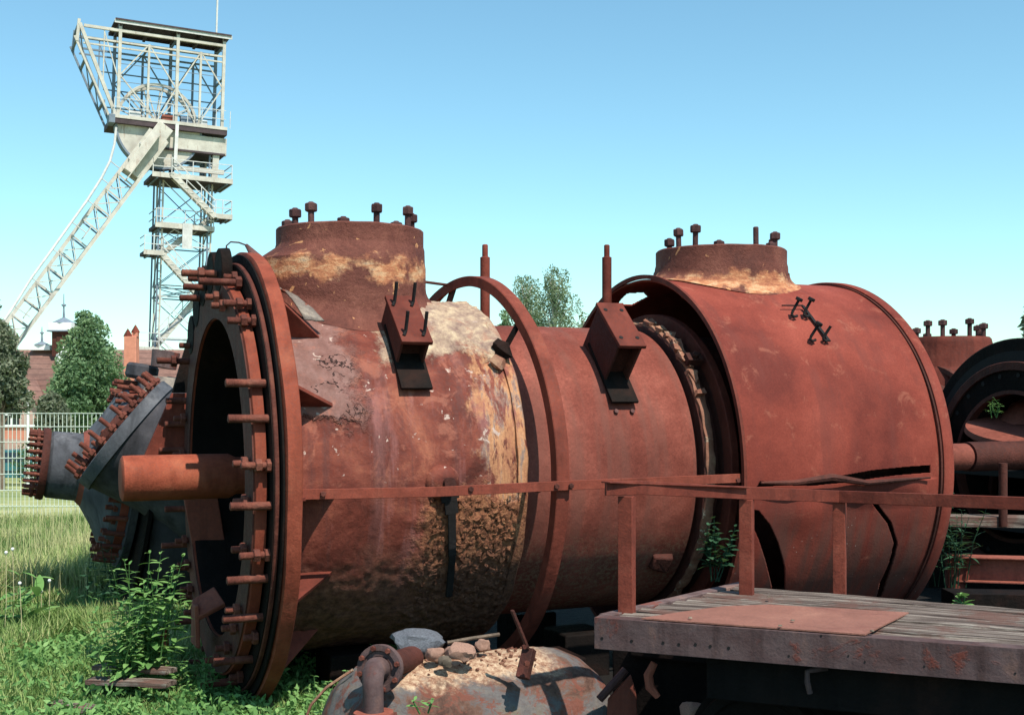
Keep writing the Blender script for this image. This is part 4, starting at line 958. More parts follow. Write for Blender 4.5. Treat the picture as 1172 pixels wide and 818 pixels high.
# wheel-house frame
ZB, ZT = 18.75, 24.3; DY = 5.0
for y in (0, DY):
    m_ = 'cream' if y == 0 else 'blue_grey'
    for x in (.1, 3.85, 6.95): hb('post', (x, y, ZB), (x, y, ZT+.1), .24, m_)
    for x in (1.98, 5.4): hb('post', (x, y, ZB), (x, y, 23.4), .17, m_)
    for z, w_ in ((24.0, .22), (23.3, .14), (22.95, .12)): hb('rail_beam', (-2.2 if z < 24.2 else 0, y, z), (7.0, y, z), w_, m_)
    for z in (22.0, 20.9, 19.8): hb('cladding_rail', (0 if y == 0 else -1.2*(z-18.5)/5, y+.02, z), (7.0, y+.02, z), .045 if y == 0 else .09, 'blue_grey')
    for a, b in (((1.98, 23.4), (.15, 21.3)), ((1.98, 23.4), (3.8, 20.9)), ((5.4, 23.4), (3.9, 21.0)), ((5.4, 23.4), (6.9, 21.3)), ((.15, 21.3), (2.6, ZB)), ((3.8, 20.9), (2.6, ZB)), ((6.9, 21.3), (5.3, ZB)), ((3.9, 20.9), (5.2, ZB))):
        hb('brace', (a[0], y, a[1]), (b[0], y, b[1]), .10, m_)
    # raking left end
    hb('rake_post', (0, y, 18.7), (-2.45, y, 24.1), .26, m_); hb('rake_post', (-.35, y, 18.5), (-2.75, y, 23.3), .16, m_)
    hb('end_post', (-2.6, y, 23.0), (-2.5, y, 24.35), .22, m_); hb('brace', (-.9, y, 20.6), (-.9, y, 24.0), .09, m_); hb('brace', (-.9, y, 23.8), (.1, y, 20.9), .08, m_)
for z, x in ((24.1, -2.5), (23.2, -2.6), (22, -2.05), (20.8, -1.45), (19.6, -.8), (18.7, -.1)):
    hb('cross_tie', (x, 0, z), (x, DY, z), .18, 'blue_grey')
for z, x in ((24.1, 7), (22, 7), (20.3, 7), (24.1, 3.85), (23.3, 1.98), (23.3, 5.4)): hb('cross_tie', (x, 0, z), (x, DY, z), .14, 'blue_grey')
for z, x in ((24.1, -2.5), (22, -2.05), (20.8, -1.45)):
    hb('brace', (x, 0, z), (x+.6, DY, z-1.3), .08, 'blue_grey')
# small ladder rungs on the raking end
# roof
mb = MB().box(H(3.55, 2.5, 24.62), (7.05, 3.4, .10), Matrix.Rotation(0.0, 3, 'Y')); rf = mb.build('roof', 'steel_shadow', hf)
for y in (-.48, 5.48): MB().box(H(3.55, y, 24.50), (7.15, .06, .22)).build('fascia', 'cream_rail' if y < 0 else 'steel_shadow', rf)
for x in (.1, 2, 3.85, 5.4, 6.95): MB().box(H(x, 2.5, 24.40), (.16, 2.9, .3)).build('rafter', 'steel_shadow', rf)
hb('mast', (6.4, 0.1, 24.6), (6.4, 0.1, 30.0), .13, 'cream_rail')
# floor deck with edge and toe rail
MB().box(H(3.4, 2.3, 18.42), (7.05, 3.5, .34)).build('floor_deck', 'steel_shadow', hf)
MB().box(H(3.4, -.96, 18.66), (7.05, .06, .20)).build('toe_board', 'cream', hf)
MB().box(H(-.35, -.3, 18.45), (.35, 1.2, .5)).build('corner_box', 'blue_grey', hf)
for x in [-.2+.95*i for i in range(9)]: hb('rail_post', (x, -.85, 18.7), (x, -.85, 19.8), .05, 'cream_rail')
for z in (19.25, 19.8): hb('handrail', (-.2, -.85, z), (7.1, -.85, z), .05, 'cream_rail')
# sheave wheels
for yy in (1.2, 3.2):
    wc = H(2.75, yy, 18.75)
    sw = MB().lathe([(-.10, 2.30), (-.12, 2.45), (-.08, 2.47), (0, 2.38), (.08, 2.47), (.12, 2.45), (.10, 2.30)], 72, wc, (0, 1, 0), close=True).build('sheave_wheel', 'cream', hf)
    MB().lathe([(-.2, 0), (-.2, .3), (.2, .3), (.2, 0)], 24, wc, (0, 1, 0)).build('hub', 'blue_grey', sw)
    for k in range(14):
        a = 2*PI*k/14+.1; MB().bar(wc+Vector((math.cos(a)*.28, 0, math.sin(a)*.28)), wc+Vector((math.cos(a)*2.34, 0, math.sin(a)*2.34)), .07, up=(0, 1, 0)).build('spoke', 'cream', sw)
    MB().box(wc+Vector((0, -.35, -.15)), (1.1, .25, .5)).build('bearing_block', 'rust_pink', sw)
# machinery on the floor
for x, z, s_, m_ in ((1.2, 18.95, .5, 'cream_rail'), (3.4, 18.9, .6, 'rust_pink'), (4.6, 18.95, .55, 'blue_grey'), (5.6, 18.9, .5, 'cream_rail')):
    MB().box(H(x, .5, z), (s_*1.4, .5, s_)).build('machine_box', m_, hf, bevel=.04)
# lower wheel casing, box girder and stanchions
wc = H(2.75, .25, 18.35)
MB().lathe([(-.3, 0.01), (-.3, 2.55), (.5, 2.55), (.5, 0.01)], 40, wc, (0, 1, 0), a0=PI*.5, a1=PI*1.5).build('wheel_casing', 'cream', hf)
MB().lathe([(-.36, 2.50), (-.36, 2.62), (.56, 2.62), (.56, 2.50)], 40, wc, (0, 1, 0), close=True, a0=PI*.5, a1=PI*1.5).build('casing_rim', 'blue_grey', hf)
MB().box(H(5.0, -.1, 17.55), (4.2, .3, 1.1)).build('box_girder', 'cream', hf, bevel=.02)
MB().box(H(4.4, DY-.4, 17.45), (5.2, .3, 1.1)).build('box_girder', 'blue_grey', hf)
MB().box(H(5.0, 1.6, 17.05), (4.0, 3.2, .12)).build('girder_plate', 'steel_shadow', hf)
MB().box(H(5.2, -.15, 15.95), (3.6, .2, .3)).build('tie_girder', 'cream', hf)
hb('down_pipe', (3.85, -1.0, 18.6), (3.75, -1.0, 15.9), .26, 'cream_rail')
hb('stanchion', (6.6, 0, 17.1), (6.5, 0, 15.2), .5, 'cream'); hb('stanchion', (6.3, 3.4, 17.1), (6.3, 3.4, 15.2), .5, 'blue_grey')
hb('stanchion', (4.1, 2.8, 17.1), (4.0, 2.8, 15.2), .4, 'blue_grey'); hb('brace', (4.2, 0, 15.9), (6.4, 3.0, 17.0), .12, 'blue_grey')
# guide tower: four legs with bracing
TX0, TX1, TY0, TY1 = 3.05, 6.3, 0.0, 3.0
def leg(x, y):
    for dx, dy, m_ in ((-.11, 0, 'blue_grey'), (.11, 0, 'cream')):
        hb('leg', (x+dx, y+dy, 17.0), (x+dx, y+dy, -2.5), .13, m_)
    for i in range(40):
        z = 16.8-i*.49; MB().box(H(x, y, z), (.16, .05, .07)).build('batten', 'cream_rail', hf) if (y == 0 and z > 1) else None
for x in (TX0, TX1):
    for y in (TY0, TY1): leg(x, y)
zs = [15.2, 12.5, 11.1, 8.6, 7.9, 5.3, 3.2, 1.0, -1.0]
for k, z in enumerate(zs):
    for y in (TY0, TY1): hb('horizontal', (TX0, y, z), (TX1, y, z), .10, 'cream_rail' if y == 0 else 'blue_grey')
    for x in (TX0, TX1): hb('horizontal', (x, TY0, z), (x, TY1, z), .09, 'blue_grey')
    if k+1 < len(zs):
        z2 = zs[k+1]
        for y in (TY0, TY1):
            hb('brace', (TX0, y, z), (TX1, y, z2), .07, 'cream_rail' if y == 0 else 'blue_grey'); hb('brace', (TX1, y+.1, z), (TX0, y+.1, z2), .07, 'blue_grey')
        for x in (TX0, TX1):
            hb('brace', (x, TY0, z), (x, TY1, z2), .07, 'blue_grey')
# landings
def landing(x0, x1, y0, y1, z, name='landing'):
    L_ = MB().box(H((x0+x1)/2, (y0+y1)/2, z), ((x1-x0)*.925, (y1-y0)*.8, .22)).build(name, 'steel_shadow', hf)
    MB().box(H((x0+x1)/2, y0-.04, z+.03), ((x1-x0)*.925+.1, .06, .30)).build('edge', 'cream', L_)
    MB().box(H(x1+.05, (y0+y1)/2, z+.03), (.06, (y1-y0)*.8, .34)).build('edge', 'cream', L_)
    for x in (x0, (x0+x1)/2, x1): MB().bar(H(x, y0, z), H(x, y0, z+1.05), .05).build('rail_post', 'cream_rail', L_)
    for zz in (.55, 1.05): MB().bar(H(x0, y0, z+zz), H(x1, y0, z+zz), .045).build('handrail', 'cream_rail', L_)
    for zz in (.55, 1.05): MB().bar(H(x1, y0, z+zz), H(x1, y1, z+zz), .045).build('handrail', 'cream_rail', L_)
    for zz in (.55, 1.05): MB().bar(H(x0, y0, z+zz), H(x0, y1, z+zz), .045).build('handrail', 'cream_rail', L_)
    for x in (x0+.3, x1-.3): MB().bar(H(x, y0, z-.16), H(x, y1, z-.16), .09).build('joist', 'blue_grey', L_)
    return L_
landing(2.3, 7.5, -1.3, 3.6, 15.25)
landing(6.4, 7.6, -1.0, 1.6, 13.05); landing(2.7, 6.5, -.5, 3.3, 12.25)
landing(1.9, 3.1, -1.3, 1.2, 10.45); landing(5.6, 7.0, -1.0, 1.2, 7.75); landing(1.7, 3.0, -1.2, 1.2, 4.5); landing(5.4, 6.8, -1.0, 1.2, 1.6)
def flight(a, b):
    a = Vector(a); b = Vector(b); n = 9
    S = MB().bar(H(*a), H(*b), .05, .34).build('stair', 'cream', hf)
    off = Vector((0, -.7, 0)); MB().bar(H(*(a+off)), H(*(b+off)), .05, .34).build('stringer', 'cream', S)
    up = Vector((0, 0, 1.0))
    MB().bar(H(*(a+off+up)), H(*(b+off+up)), .06, .06).build('handrail', 'cream_rail', S); MB().bar(H(*(a+off+up*.5)), H(*(b+off+up*.5)), .05, .05).build('handrail', 'cream_rail', S)
    for i in range(n+1):
        p = a+(b-a)*i/n; MB().box(H(*(p+off*.5)), (.26, .66, .05)).build('tread', 'cream_rail', S)
    for i in range(0, n+1, 3):
        p = a+(b-a)*i/n+off; MB().bar(H(*p), H(*(p+up)), .05).build('rail_post', 'cream_rail', S)
flight((3.5, -.7, 15.4), (6.5, -.5, 13.0)); flight((6.4, 1.0, 13.0), (3.2, 1.0, 10.5)); flight((3.1, -.6, 10.4), (5.8, -.5, 7.8)); flight((5.6, .9, 7.8), (2.9, .9, 4.6)); flight((3.0, -.5, 4.4), (5.4, -.4, 1.7)); flight((5.4, .9, 1.6), (3.0, .9, -2.3))
MB().box(H(4.75, -.6, 11.7), (.6, .08, 1.6)).build('sign_frame', 'cream_rail', hf)
# inclined strut: box truss
sa = Vector((2.65, -.6, 17.7)); sb = Vector((-11.0, -.6, -2.0)); sd = (sb-sa).normalized(); sp = Vector((sd.z, 0, -sd.x))
if sp.z < 0: sp = -sp
W2, V2 = .62, .6
def S_(t, a, b): p = sa+sd*t+sp*(a*W2)+Vector((0, b*V2, 0)); return H(*p)
SL = (sb-sa).length
for a in (-1, 1):
    for b in (-1, 1):
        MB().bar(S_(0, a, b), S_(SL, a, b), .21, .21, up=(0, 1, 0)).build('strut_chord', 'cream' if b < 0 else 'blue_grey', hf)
nb = 20; stp = SL/nb
for i in range(nb+1):
    t = i*stp
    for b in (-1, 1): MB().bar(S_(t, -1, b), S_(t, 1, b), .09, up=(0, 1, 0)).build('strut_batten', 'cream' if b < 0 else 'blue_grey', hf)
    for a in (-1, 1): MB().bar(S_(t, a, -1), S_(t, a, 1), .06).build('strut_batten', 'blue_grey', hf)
    if i < nb:
        big = i in (6, 11, 15)
        if big or i < 3:
            MB().bar((S_(t, 0, -1.06)), (S_(t+stp*(.8 if big else 1.0), 0, -1.06)), .05, 1.24, up=(0, 1, 0)).build('gusset_plate', 'cream', hf)
        else:
            MB().bar(S_(t, -1, -1), S_(t+stp, 1, -1), .06, up=(0, 1, 0)).build('strut_brace', 'cream', hf); MB().bar(S_(t, 1, -1), S_(t+stp, -1, -1), .06, up=(0, 1, 0)).build('strut_brace', 'cream', hf)
            MB().bar(S_(t, 1, 1), S_(t+stp, -1, 1), .06, up=(0, 1, 0)).build('strut_brace', 'blue_grey', hf)
            MB().bar(S_(t, -1, -1), S_(t+stp, -1, 1), .05).build('strut_brace', 'blue_grey', hf)
MB().bar(S_(-.75, 0, 0), S_(3.1, 0, 0), 1.0, 1.22, up=(0, 1, 0)).build('strut_head', 'cream', hf, bevel=.03)
# hoist rope guard curving down from the wheel
HI = (Matrix.Translation(HO) @ HQ).inverted()
pts = [HI @ at(x, y, 74.5-(133-x)*.045) for x, y in ((133, 146), (131, 165), (126, 184), (116, 204), (100, 229), (82, 254), (60, 285), (36, 318), (16, 350), (-8, 385))]
MB().tube(pts, .075, 8).build('rope_guard', 'cream_rail', hf)
for i in range(2, 9):
    p = pts[i]; MB().bar(p, p+Vector((.9, .4, -.55)), .05).build('guard_stay', 'cream_rail', hf)

# ------------------------------------------------------------------ BUILDING far left
bd_ = thing('long_building', 'long rendered building with brown tiled roof and little roof turrets beyond the fence', 'building', (-26.5, 66, -2.5), 0)
# local frame: x right, y away, z up from its own ground
def bx(name, c, d, mat, par=None, rot=None): return MB().box(c, d, rot).build(name, mat, par or bd_, bevel=.01)
bx('wall', (4.5, 4.2, 1.9), (22, 8, 3.8), 'plaster')
mb = MB(); mb.v = [(-7, -.4, 3.6), (9.2, -.4, 3.6), (9.2, 4.2, 6.75), (-7, 4.2, 6.75), (-7, 8.8, 3.6), (9.2, 8.8, 3.6)]; mb.f = [(0, 1, 2, 3), (3, 2, 5, 4), (0, 3, 4), (1, 5, 2)]
rf = mb.build('roof', 'rooftile', bd_); so_ = rf.modifiers.new('s', 'SOLIDIFY'); so_.thickness = .15
mb = MB(); mb.v = [(9.2, -.2, 3.4), (16, -.2, 3.4), (16, 4.2, 6.3), (9.2, 4.2, 6.3), (9.2, 8.6, 3.4), (16, 8.6, 3.4)]; mb.f = [(0, 1, 2, 3), (3, 2, 5, 4), (0, 3, 4), (1, 5, 2)]
r2_ = mb.build('roof', 'rooftile', bd_); so_ = r2_.modifiers.new('s', 'SOLIDIFY'); so_.thickness = .15
for x in (-5.4, -3.0, 2.2, 4.6, 7.4, 9.8, 12.2):
    wn_ = bx('window', (x, .17, 2.3), (1.1, .06, 1.5), 'dark_glass')
    for dx in (-.58, 0, .58): bx('frame', (x+dx, .10, 2.3), (.07, .07, 1.6), 'white', wn_)
    bx('sill', (x, .06, 1.48), (1.4, .24, .1), 'white', wn_)
# gabled bay in front of the roof
mb = MB(); mb.v = [(-1.7, -1.2, 0), (1.7, -1.2, 0), (1.7, -1.2, 3.2), (0, -1.2, 4.95), (-1.7, -1.2, 3.2), (-1.7, 2.5, 0), (1.7, 2.5, 0), (1.7, 2.5, 3.2), (0, 2.5, 4.95), (-1.7, 2.5, 3.2)]
mb.f = [(0, 1, 2, 3, 4), (1, 6, 7, 2), (5, 0, 4, 9), (6, 5, 9, 8, 7)]
gb = mb.build('gable', 'plaster', bd_)
for s_ in (-1, 1):
    mb = MB(); mb.v = [(s_*1.95, -1.45, 3.0), (0, -1.45, 5.02), (0, 3.6, 5.02), (s_*1.95, 3.6, 3.0)]; mb.f = [(0, 1, 2, 3)]
    o = mb.build('gable_roof', 'rooftile', gb); m__ = o.modifiers.new('s', 'SOLIDIFY'); m__.thickness = .14
gw = bx('window', (0, -1.22, 3.0), (.8, .05, 1.3), 'dark_glass', gb); bx('frame', (0, -1.26, 3.0), (.08, .06, 1.4), 'white', gw); bx('frame', (0, -1.26, 3.1), (.9, .06, .08), 'white', gw)
# turret with a cream hood
def turret(x, y, z, s_, big):
    t = bx('turret', (x, y, z), (1.05*s_, 1.05*s_, 1.5*s_), 'rust_dark') if big else bx('turret', (x, y, z), (1.5*s_, 1.0*s_, .3), 'white')
    if big:
        bx('hood', (x, y, z+1.02*s_), (1.35*s_, 1.35*s_, .46*s_), 'white', t); bx('hood_edge', (x, y, z+.76*s_), (1.5*s_, 1.5*s_, .08), 'blue_grey', t)
        MB().lathe([(0, .72*s_), (.22*s_, .30*s_), (.34*s_, .07), (1.0*s_, .04), (1.03*s_, .13), (1.12*s_, .13), (1.15*s_, .03), (1.75*s_, .02)], 12, (x, y, z+1.25*s_), (0, 0, 1)).build('spire', 'blue_grey', t)
        bx('louvre', (x, y-.55*s_, z+.15), (.42, .05, .5), 'rust_dark', t)
    else:
        MB().lathe([(0, .62*s_), (.15*s_, .3*s_), (.26*s_, .07), (.8*s_, .04), (.82*s_, .10), (.92*s_, .10), (.95*s_, .03), (1.3*s_, .02)], 12, (x, y, z+.15), (0, 0, 1)).build('spire', 'blue_grey', t)
turret(1.0, 3.6, 7.05, .95, True); turret(-.36, 3.9, 6.85, .8, False)
# cowl in front of the turret
MB().lathe([(0, .45), (.5, .42), (.62, .22), (.95, .04)], 16, (1.45, 2.4, 5.9), (0, 0, 1)).build('roof_vent', 'white', bd_)
# orange brick pinnacle
pn = thing('brick_pinnacle', 'slim orange brick chimney stack with pointed caps above the roof', 'chimney', (-19.9, 64, -2.5))
MB().box((0, 0, 3.6), (.62, .62, 7.2)).build('shaft', 'orange_brick', pn, bevel=.02)
for dx in (-.2, .2): MB().lathe([(0, .24), (.12, .2), (.42, .02)], 4, (dx, 0, 7.2+(.2 if dx > 0 else 0)), (0, 0, 1), cap0=True).build('cap', 'rust', pn)
MB().box((.2, 0, 7.3), (.3, .3, .2)).build('collar', 'orange_brick', pn)
# low arched brick wall
aw = thing('arched_wall', 'low orange brick wall with a wide shallow arch behind the wire fence', 'wall', (-23.5, 57, -2.45))
mb = MB(); n = 20; top = []
for i in range(n+1):
    x = -2.0+4.0*i/n*1.0
    arc = 1.55+.5*math.sqrt(max(0, 1-(x/1.7)**2)) if abs(x) < 1.7 else 0.0
    for y in (0, .35):
        mb.v.append((x, y, arc)); mb.v.append((x, y, 2.6 if x < 1.1 else 2.6-(x-1.1)*.45))
for i in range(n):
    a = i*4; mb.f += [(a, a+4, a+5, a+1), (a+2, a+3, a+7, a+6), (a+1, a+5, a+7, a+3), (a, a+2, a+6, a+4)]
mb.build('arch_wall', 'orange_brick', aw, smooth=0)
bxx = MB().box((-3.9, .17, 1.3), (3.8, .35, 2.6)).build('side_wall', 'orange_brick', aw, bevel=.01)
MB().box((3.1, .17, 1.05), (2.6, .35, 2.1)).build('side_wall', 'orange_brick', aw, bevel=.01)
MB().box((-1.0, .17, 2.65), (5.5, .5, .10)).build('coping', 'white', aw)

# ------------------------------------------------------------------ CARS behind the fence
def car(x, y, rz, mat, label):
    t = thing('parked_car', label, 'car', (x, y, gz(x, y)), rz)
    prof = [(-2.0, .35), (-2.02, .62), (-1.9, .82), (-1.2, .92), (-.65, 1.38), (.75, 1.42), (1.45, 1.0), (1.98, .88), (2.05, .6), (2.02, .35)]
    mb = MB(); k = len(prof)
    for w_, ins in ((-.82, 0), (-.80, 0), (.80, 0), (.82, 0)):
        for (px, pz) in prof: mb.v.append((px, w_*(1-.14*max(0, pz-.85)/.6), pz))
    for r_ in range(3):
        for i in range(k): mb.f.append((r_*k+i, r_*k+(i+1) % k, (r_+1)*k+(i+1) % k, (r_+1)*k+i))
    mb.f.append(tuple(range(k))); mb.f.append(tuple(3*k+i for i in reversed(range(k))))
    mb.build('body', mat, t, bevel=.04)
    for s_ in (-1, 1):
        mb = MB(); q = [(-1.02, .93), (-.62, 1.30), (.02, 1.34), (.02, .93)]; q2 = [(.1, .93), (.1, 1.34), (.68, 1.33), (1.2, .97)]
        for qq in (q, q2):
            m2 = MB(); yo = s_*.80
            m2.v = [(a, yo*(1-.14*(b-.85)/.6)+s_*.01, b) for a, b in qq]+[(a, yo*(1-.14*(b-.85)/.6)+s_*.022, b) for a, b in qq]
            m2.f = [(0, 1, 2, 3), (7, 6, 5, 4), (0, 4, 5, 1), (1, 5, 6, 2), (2, 6, 7, 3), (3, 7, 4, 0)]
            m2.build('window', 'dark_glass', t)
        MB().box((.0, s_*.82, .60), (3.4, .03, .04)).build('trim', 'tyre', t)
        MB().box((-.85, s_*.92, .98), (.12, .2, .13)).build('mirror', mat, t, bevel=.02)
        for xx in (-1.25, 1.3):
            wv = MB().lathe([(-.1, 0), (-.1, .28), (-.08, .31), (.08, .31), (.1, .28), (.1, 0)], 24, (xx, s_*.76, .31), (0, 1, 0)).build('wheel', 'tyre', t)
            MB().lathe([(0, .19), (.01, .17), (.012, 0)], 20, (xx, s_*.862, .31), (0, s_, 0)).build('rim', 'white', wv)
        MB().box((-2.0, s_*.6, .70), (.08, .3, .14)).build('headlight', 'white', t, bevel=.02)
    mb = MB(); mb.v = [(-1.17, -.62, .96), (-1.17, .62, .96), (-.70, .58, 1.35), (-.70, -.58, 1.35)]; mb.f = [(0, 1, 2, 3)]
    o = mb.build('windscreen', 'dark_glass', t); m__ = o.modifiers.new('s', 'SOLIDIFY'); m__.thickness = .02; m__.offset = 1
    return t
car(-19.9, 48, .12, 'teal', 'dark teal hatchback parked in front of the arched wall'); car(-21.4, 51.8, PI+.3, 'white_car', 'white hatchback parked behind the dark teal car')

# lamp post
lp = thing('lamp_post', 'slim white lamp post with short arm beyond the wire fence', 'lamp post', (-18.2, 46, gz(0, 46)))
MB().lathe([(0, .07), (3.6, .05), (3.62, 0)], 12, (0, 0, 0), (0, 0, 1)).build('pole', 'white', lp); MB().tube([(0, 0, 1.55), (.3, 0, 1.5), (.55, 0, 1.46)], .035, 8).build('arm', 'white', lp)

# ------------------------------------------------------------------ WIRE FENCE
fz = 0.0; FY = 15.2; fx0, fx1 = -8.6, -3.2
fn = thing('wire_fence', 'pale green welded wire fence panels across the lawn', 'fence', (fx0, FY, 0))
L_ = fx1-fx0
pm = MB().box((0, 0, .72), (.05, .05, 1.44)).mesh('post', 'fence')
for i in range(4):
    o = bpy.data.objects.new('post', pm); C.objects.link(o); o.parent = fn; o.location = (.35+i*1.66, .03, 0)
vm = MB().box((0, 0, .70), (.0065, .006, 1.38)).mesh('wire', 'fence', 0)
for i in range(int(L_/.052)):
    o = bpy.data.objects.new('wire', vm); C.objects.link(o); o.parent = fn; o.location = (i*.052, 0, 0)
hm = MB().box((L_/2, 0, 0), (L_, .006, .008)).mesh('cross_wire', 'fence', 0)
for z in (.04, .235, .43, .63, .83, 1.03, 1.22, 1.385):
    for dy in (-.008, .008):
        o = bpy.data.objects.new('cross_wire', hm); C.objects.link(o); o.parent = fn; o.location = (0, dy, z)

# ------------------------------------------------------------------ foliage helpers
def leafy(name, centers, nleaf, size, mat, parent, squash=1.0, droop=0.0, seed=0):
    """many small leaf faces spread through clump volumes; centers: (point, radius)"""
    rnd = random.Random(seed); v = []; f = []; tone = []
    tot = sum(r**2 for _, r in centers)
    for (c, r) in centers:
        n = int(nleaf*r*r/tot); ct = rnd.uniform(0.0, 1.0)
        for _ in range(n):
            while True:
                p = Vector((rnd.uniform(-1, 1), rnd.uniform(-1, 1), rnd.uniform(-1, 1)))
                if 0.25 < p.length < 1: break
            rr = r*(1+.25*rnd.random()); q = Vector(c)+Vector((p.x*rr, p.y*rr, p.z*rr*squash))
            s = size*rnd.uniform(.6, 1.35)
            a = Vector((rnd.gauss(0, 1), rnd.gauss(0, 1), rnd.gauss(0, 1)-droop)).normalized(); b = a.cross(Vector((rnd.gauss(0, 1), rnd.gauss(0, 1), rnd.gauss(0, 1)))).normalized()
            k = len(v); v += [tuple(q-a*s), tuple(q+b*s*.42), tuple(q+a*s), tuple(q-b*s*.42)]; f.append((k, k+1, k+2, k+3))
            tone.append(min(1, max(0, ct*.5+rnd.random()*.5)))
    me = bpy.data.meshes.new(name); me.from_pydata(v, [], f); me.materials.append(M[mat])
    at_ = me.attributes.new('tone', 'FLOAT', 'FACE'); at_.data.foreach_set('value', tone)
    o = bpy.data.objects.new(name, me); C.objects.link(o)
    if parent: o.parent = parent
    return o
def tree(px, py_top, px_w, Y, mat, label, kind='broad', bark='bark', nleaf=9000, size=.10, seed=1, low=.25, group=None, name='tree'):
    rnd = random.Random(seed)
    X = (px-HX)/F*Y; g0 = gz(X, Y); top = 1.6+(HY-py_top)/F*Y; Hh = top-g0; R = px_w/2/F*Y
    t = thing(name, label, 'tree', (X, Y, g0), 0, group)
    tr = MB(); lean = rnd.uniform(-.1, .1)
    tr.tube([(0, 0, 0), (lean*.3, 0, Hh*.3), (lean, .05, Hh*.6), (lean*.6, 0, Hh*.93)], [.05*Hh*.4, .014*Hh, .010*Hh, .003*Hh], 10); cs = []
    nl = 44 if kind == 'birch' else 26
    for i in range(nl):
        h = low+(0.97-low)*(i+.5)/nl
        if kind == 'broad': w_ = math.sin(PI*min(1, max(0.06, (1-h)/(1-low)*0.62)))**.8
        elif kind == 'cone': w_ = min(1, (1-h)*2.0+.12)
        elif kind == 'birch': w_ = (.35+.65*math.sin(PI*min(1, (1-h)/(1-low)*.75)))
        else: w_ = 1
        a = i*2.4+rnd.uniform(-.5, .5); rr = R*w_*rnd.uniform(.45, .85)
        e = Vector((math.cos(a)*rr, math.sin(a)*rr, Hh*h)); s = Vector((lean*h, 0, Hh*max(.08, h-.16)))
        tr.tube([s, (s+e)/2+Vector((0, 0, .04*Hh)), e], [.006*Hh, .004*Hh, .0015*Hh], 6)
        cs.append((e, R*rnd.uniform(.24, .40)*(.5+.5*w_)*(1.05 if kind == 'birch' else 1)))
        cs.append((e*.55+s*.45+Vector((rnd.uniform(-.1, .1)*R, rnd.uniform(-.1, .1)*R, 0)), R*rnd.uniform(.2, .33)*(.5+.5*w_)))
    cs.append((Vector((lean*.6, 0, Hh*.97)), R*.14)); cs.append((Vector((lean*.6, 0, Hh*.91)), R*.2))
    tr.build('trunk', bark, t); leafy('crown', cs, nleaf, size, mat, t, 1.1, .4 if kind == 'birch' else 0, seed)
    return t
tree(100, 357, 96, 40, 'leaf_tree', 'bushy bright green tree with pointed top before the long roof', seed=3, nleaf=22000, size=.075, low=.42, kind='cone')
tree(2, 366, 62, 34, 'leaf_olive', 'grey-green tree at the left edge beside the foot of the lattice strut', seed=5, nleaf=12000, size=.07, low=.52)
tree(-6, 330, 26, 36, 'leaf_olive', 'thin wispy treetop at the very left edge above the grey-green tree', seed=6, nleaf=1600, size=.07, low=.6)
tree(636, 303, 66, 55, 'leaf_birch', 'tallest airy birch seen over the narrow drum, right of its companion', 'birch', 'birch_bark', 17000, .065, 8)
tree(602, 312, 58, 57, 'leaf_birch', 'airy birch seen through the hoop, left of the tallest birch', 'birch', 'birch_bark', 14000, .065, 9)
tree(578, 352, 26, 62, 'leaf_tree', 'small dark shrub-like treetop low inside the hoop', 'birch', 'bark', 5000, .09, 10)
tree(668, 352, 28, 64, 'leaf_birch', 'low pale treetop just left of the big outer shell', 'birch', 'birch_bark', 1800, .09, 11)
tree(1186, 318, 60, 32, 'leaf_olive', 'leafy treetop entering at the right edge above the dark ring machine', seed=13, nleaf=7000, size=.085)
tree(60, 448, 44, 38, 'leaf_olive', 'low loose bush between the grey-green tree and bright green tree', seed=15, nleaf=4500, size=.07, low=.62)
hg = leafy('hedge', [(Vector((-12.9+.42*i, 33+random.uniform(-.4, .4), gz(0, 33)+.55+random.uniform(-.2, .25))), .55) for i in range(14)], 12000, .05, 'leaf_hedge', None, 1.0, 0, 4)
tag(hg, 'sunlit green hedge running behind the wire fence', 'hedge')
fw = leafy('far_wood', [(Vector((-160+9*i, 190+random.uniform(-8, 8), random.uniform(-1, 2.5))), random.uniform(5, 7)) for i in range(44)], 26000, .7, 'leaf_tree', None, 1.0, 0, 6)
fw['kind'] = 'stuff'; tag(fw, 'low far wood along the horizon behind everything', 'wood')

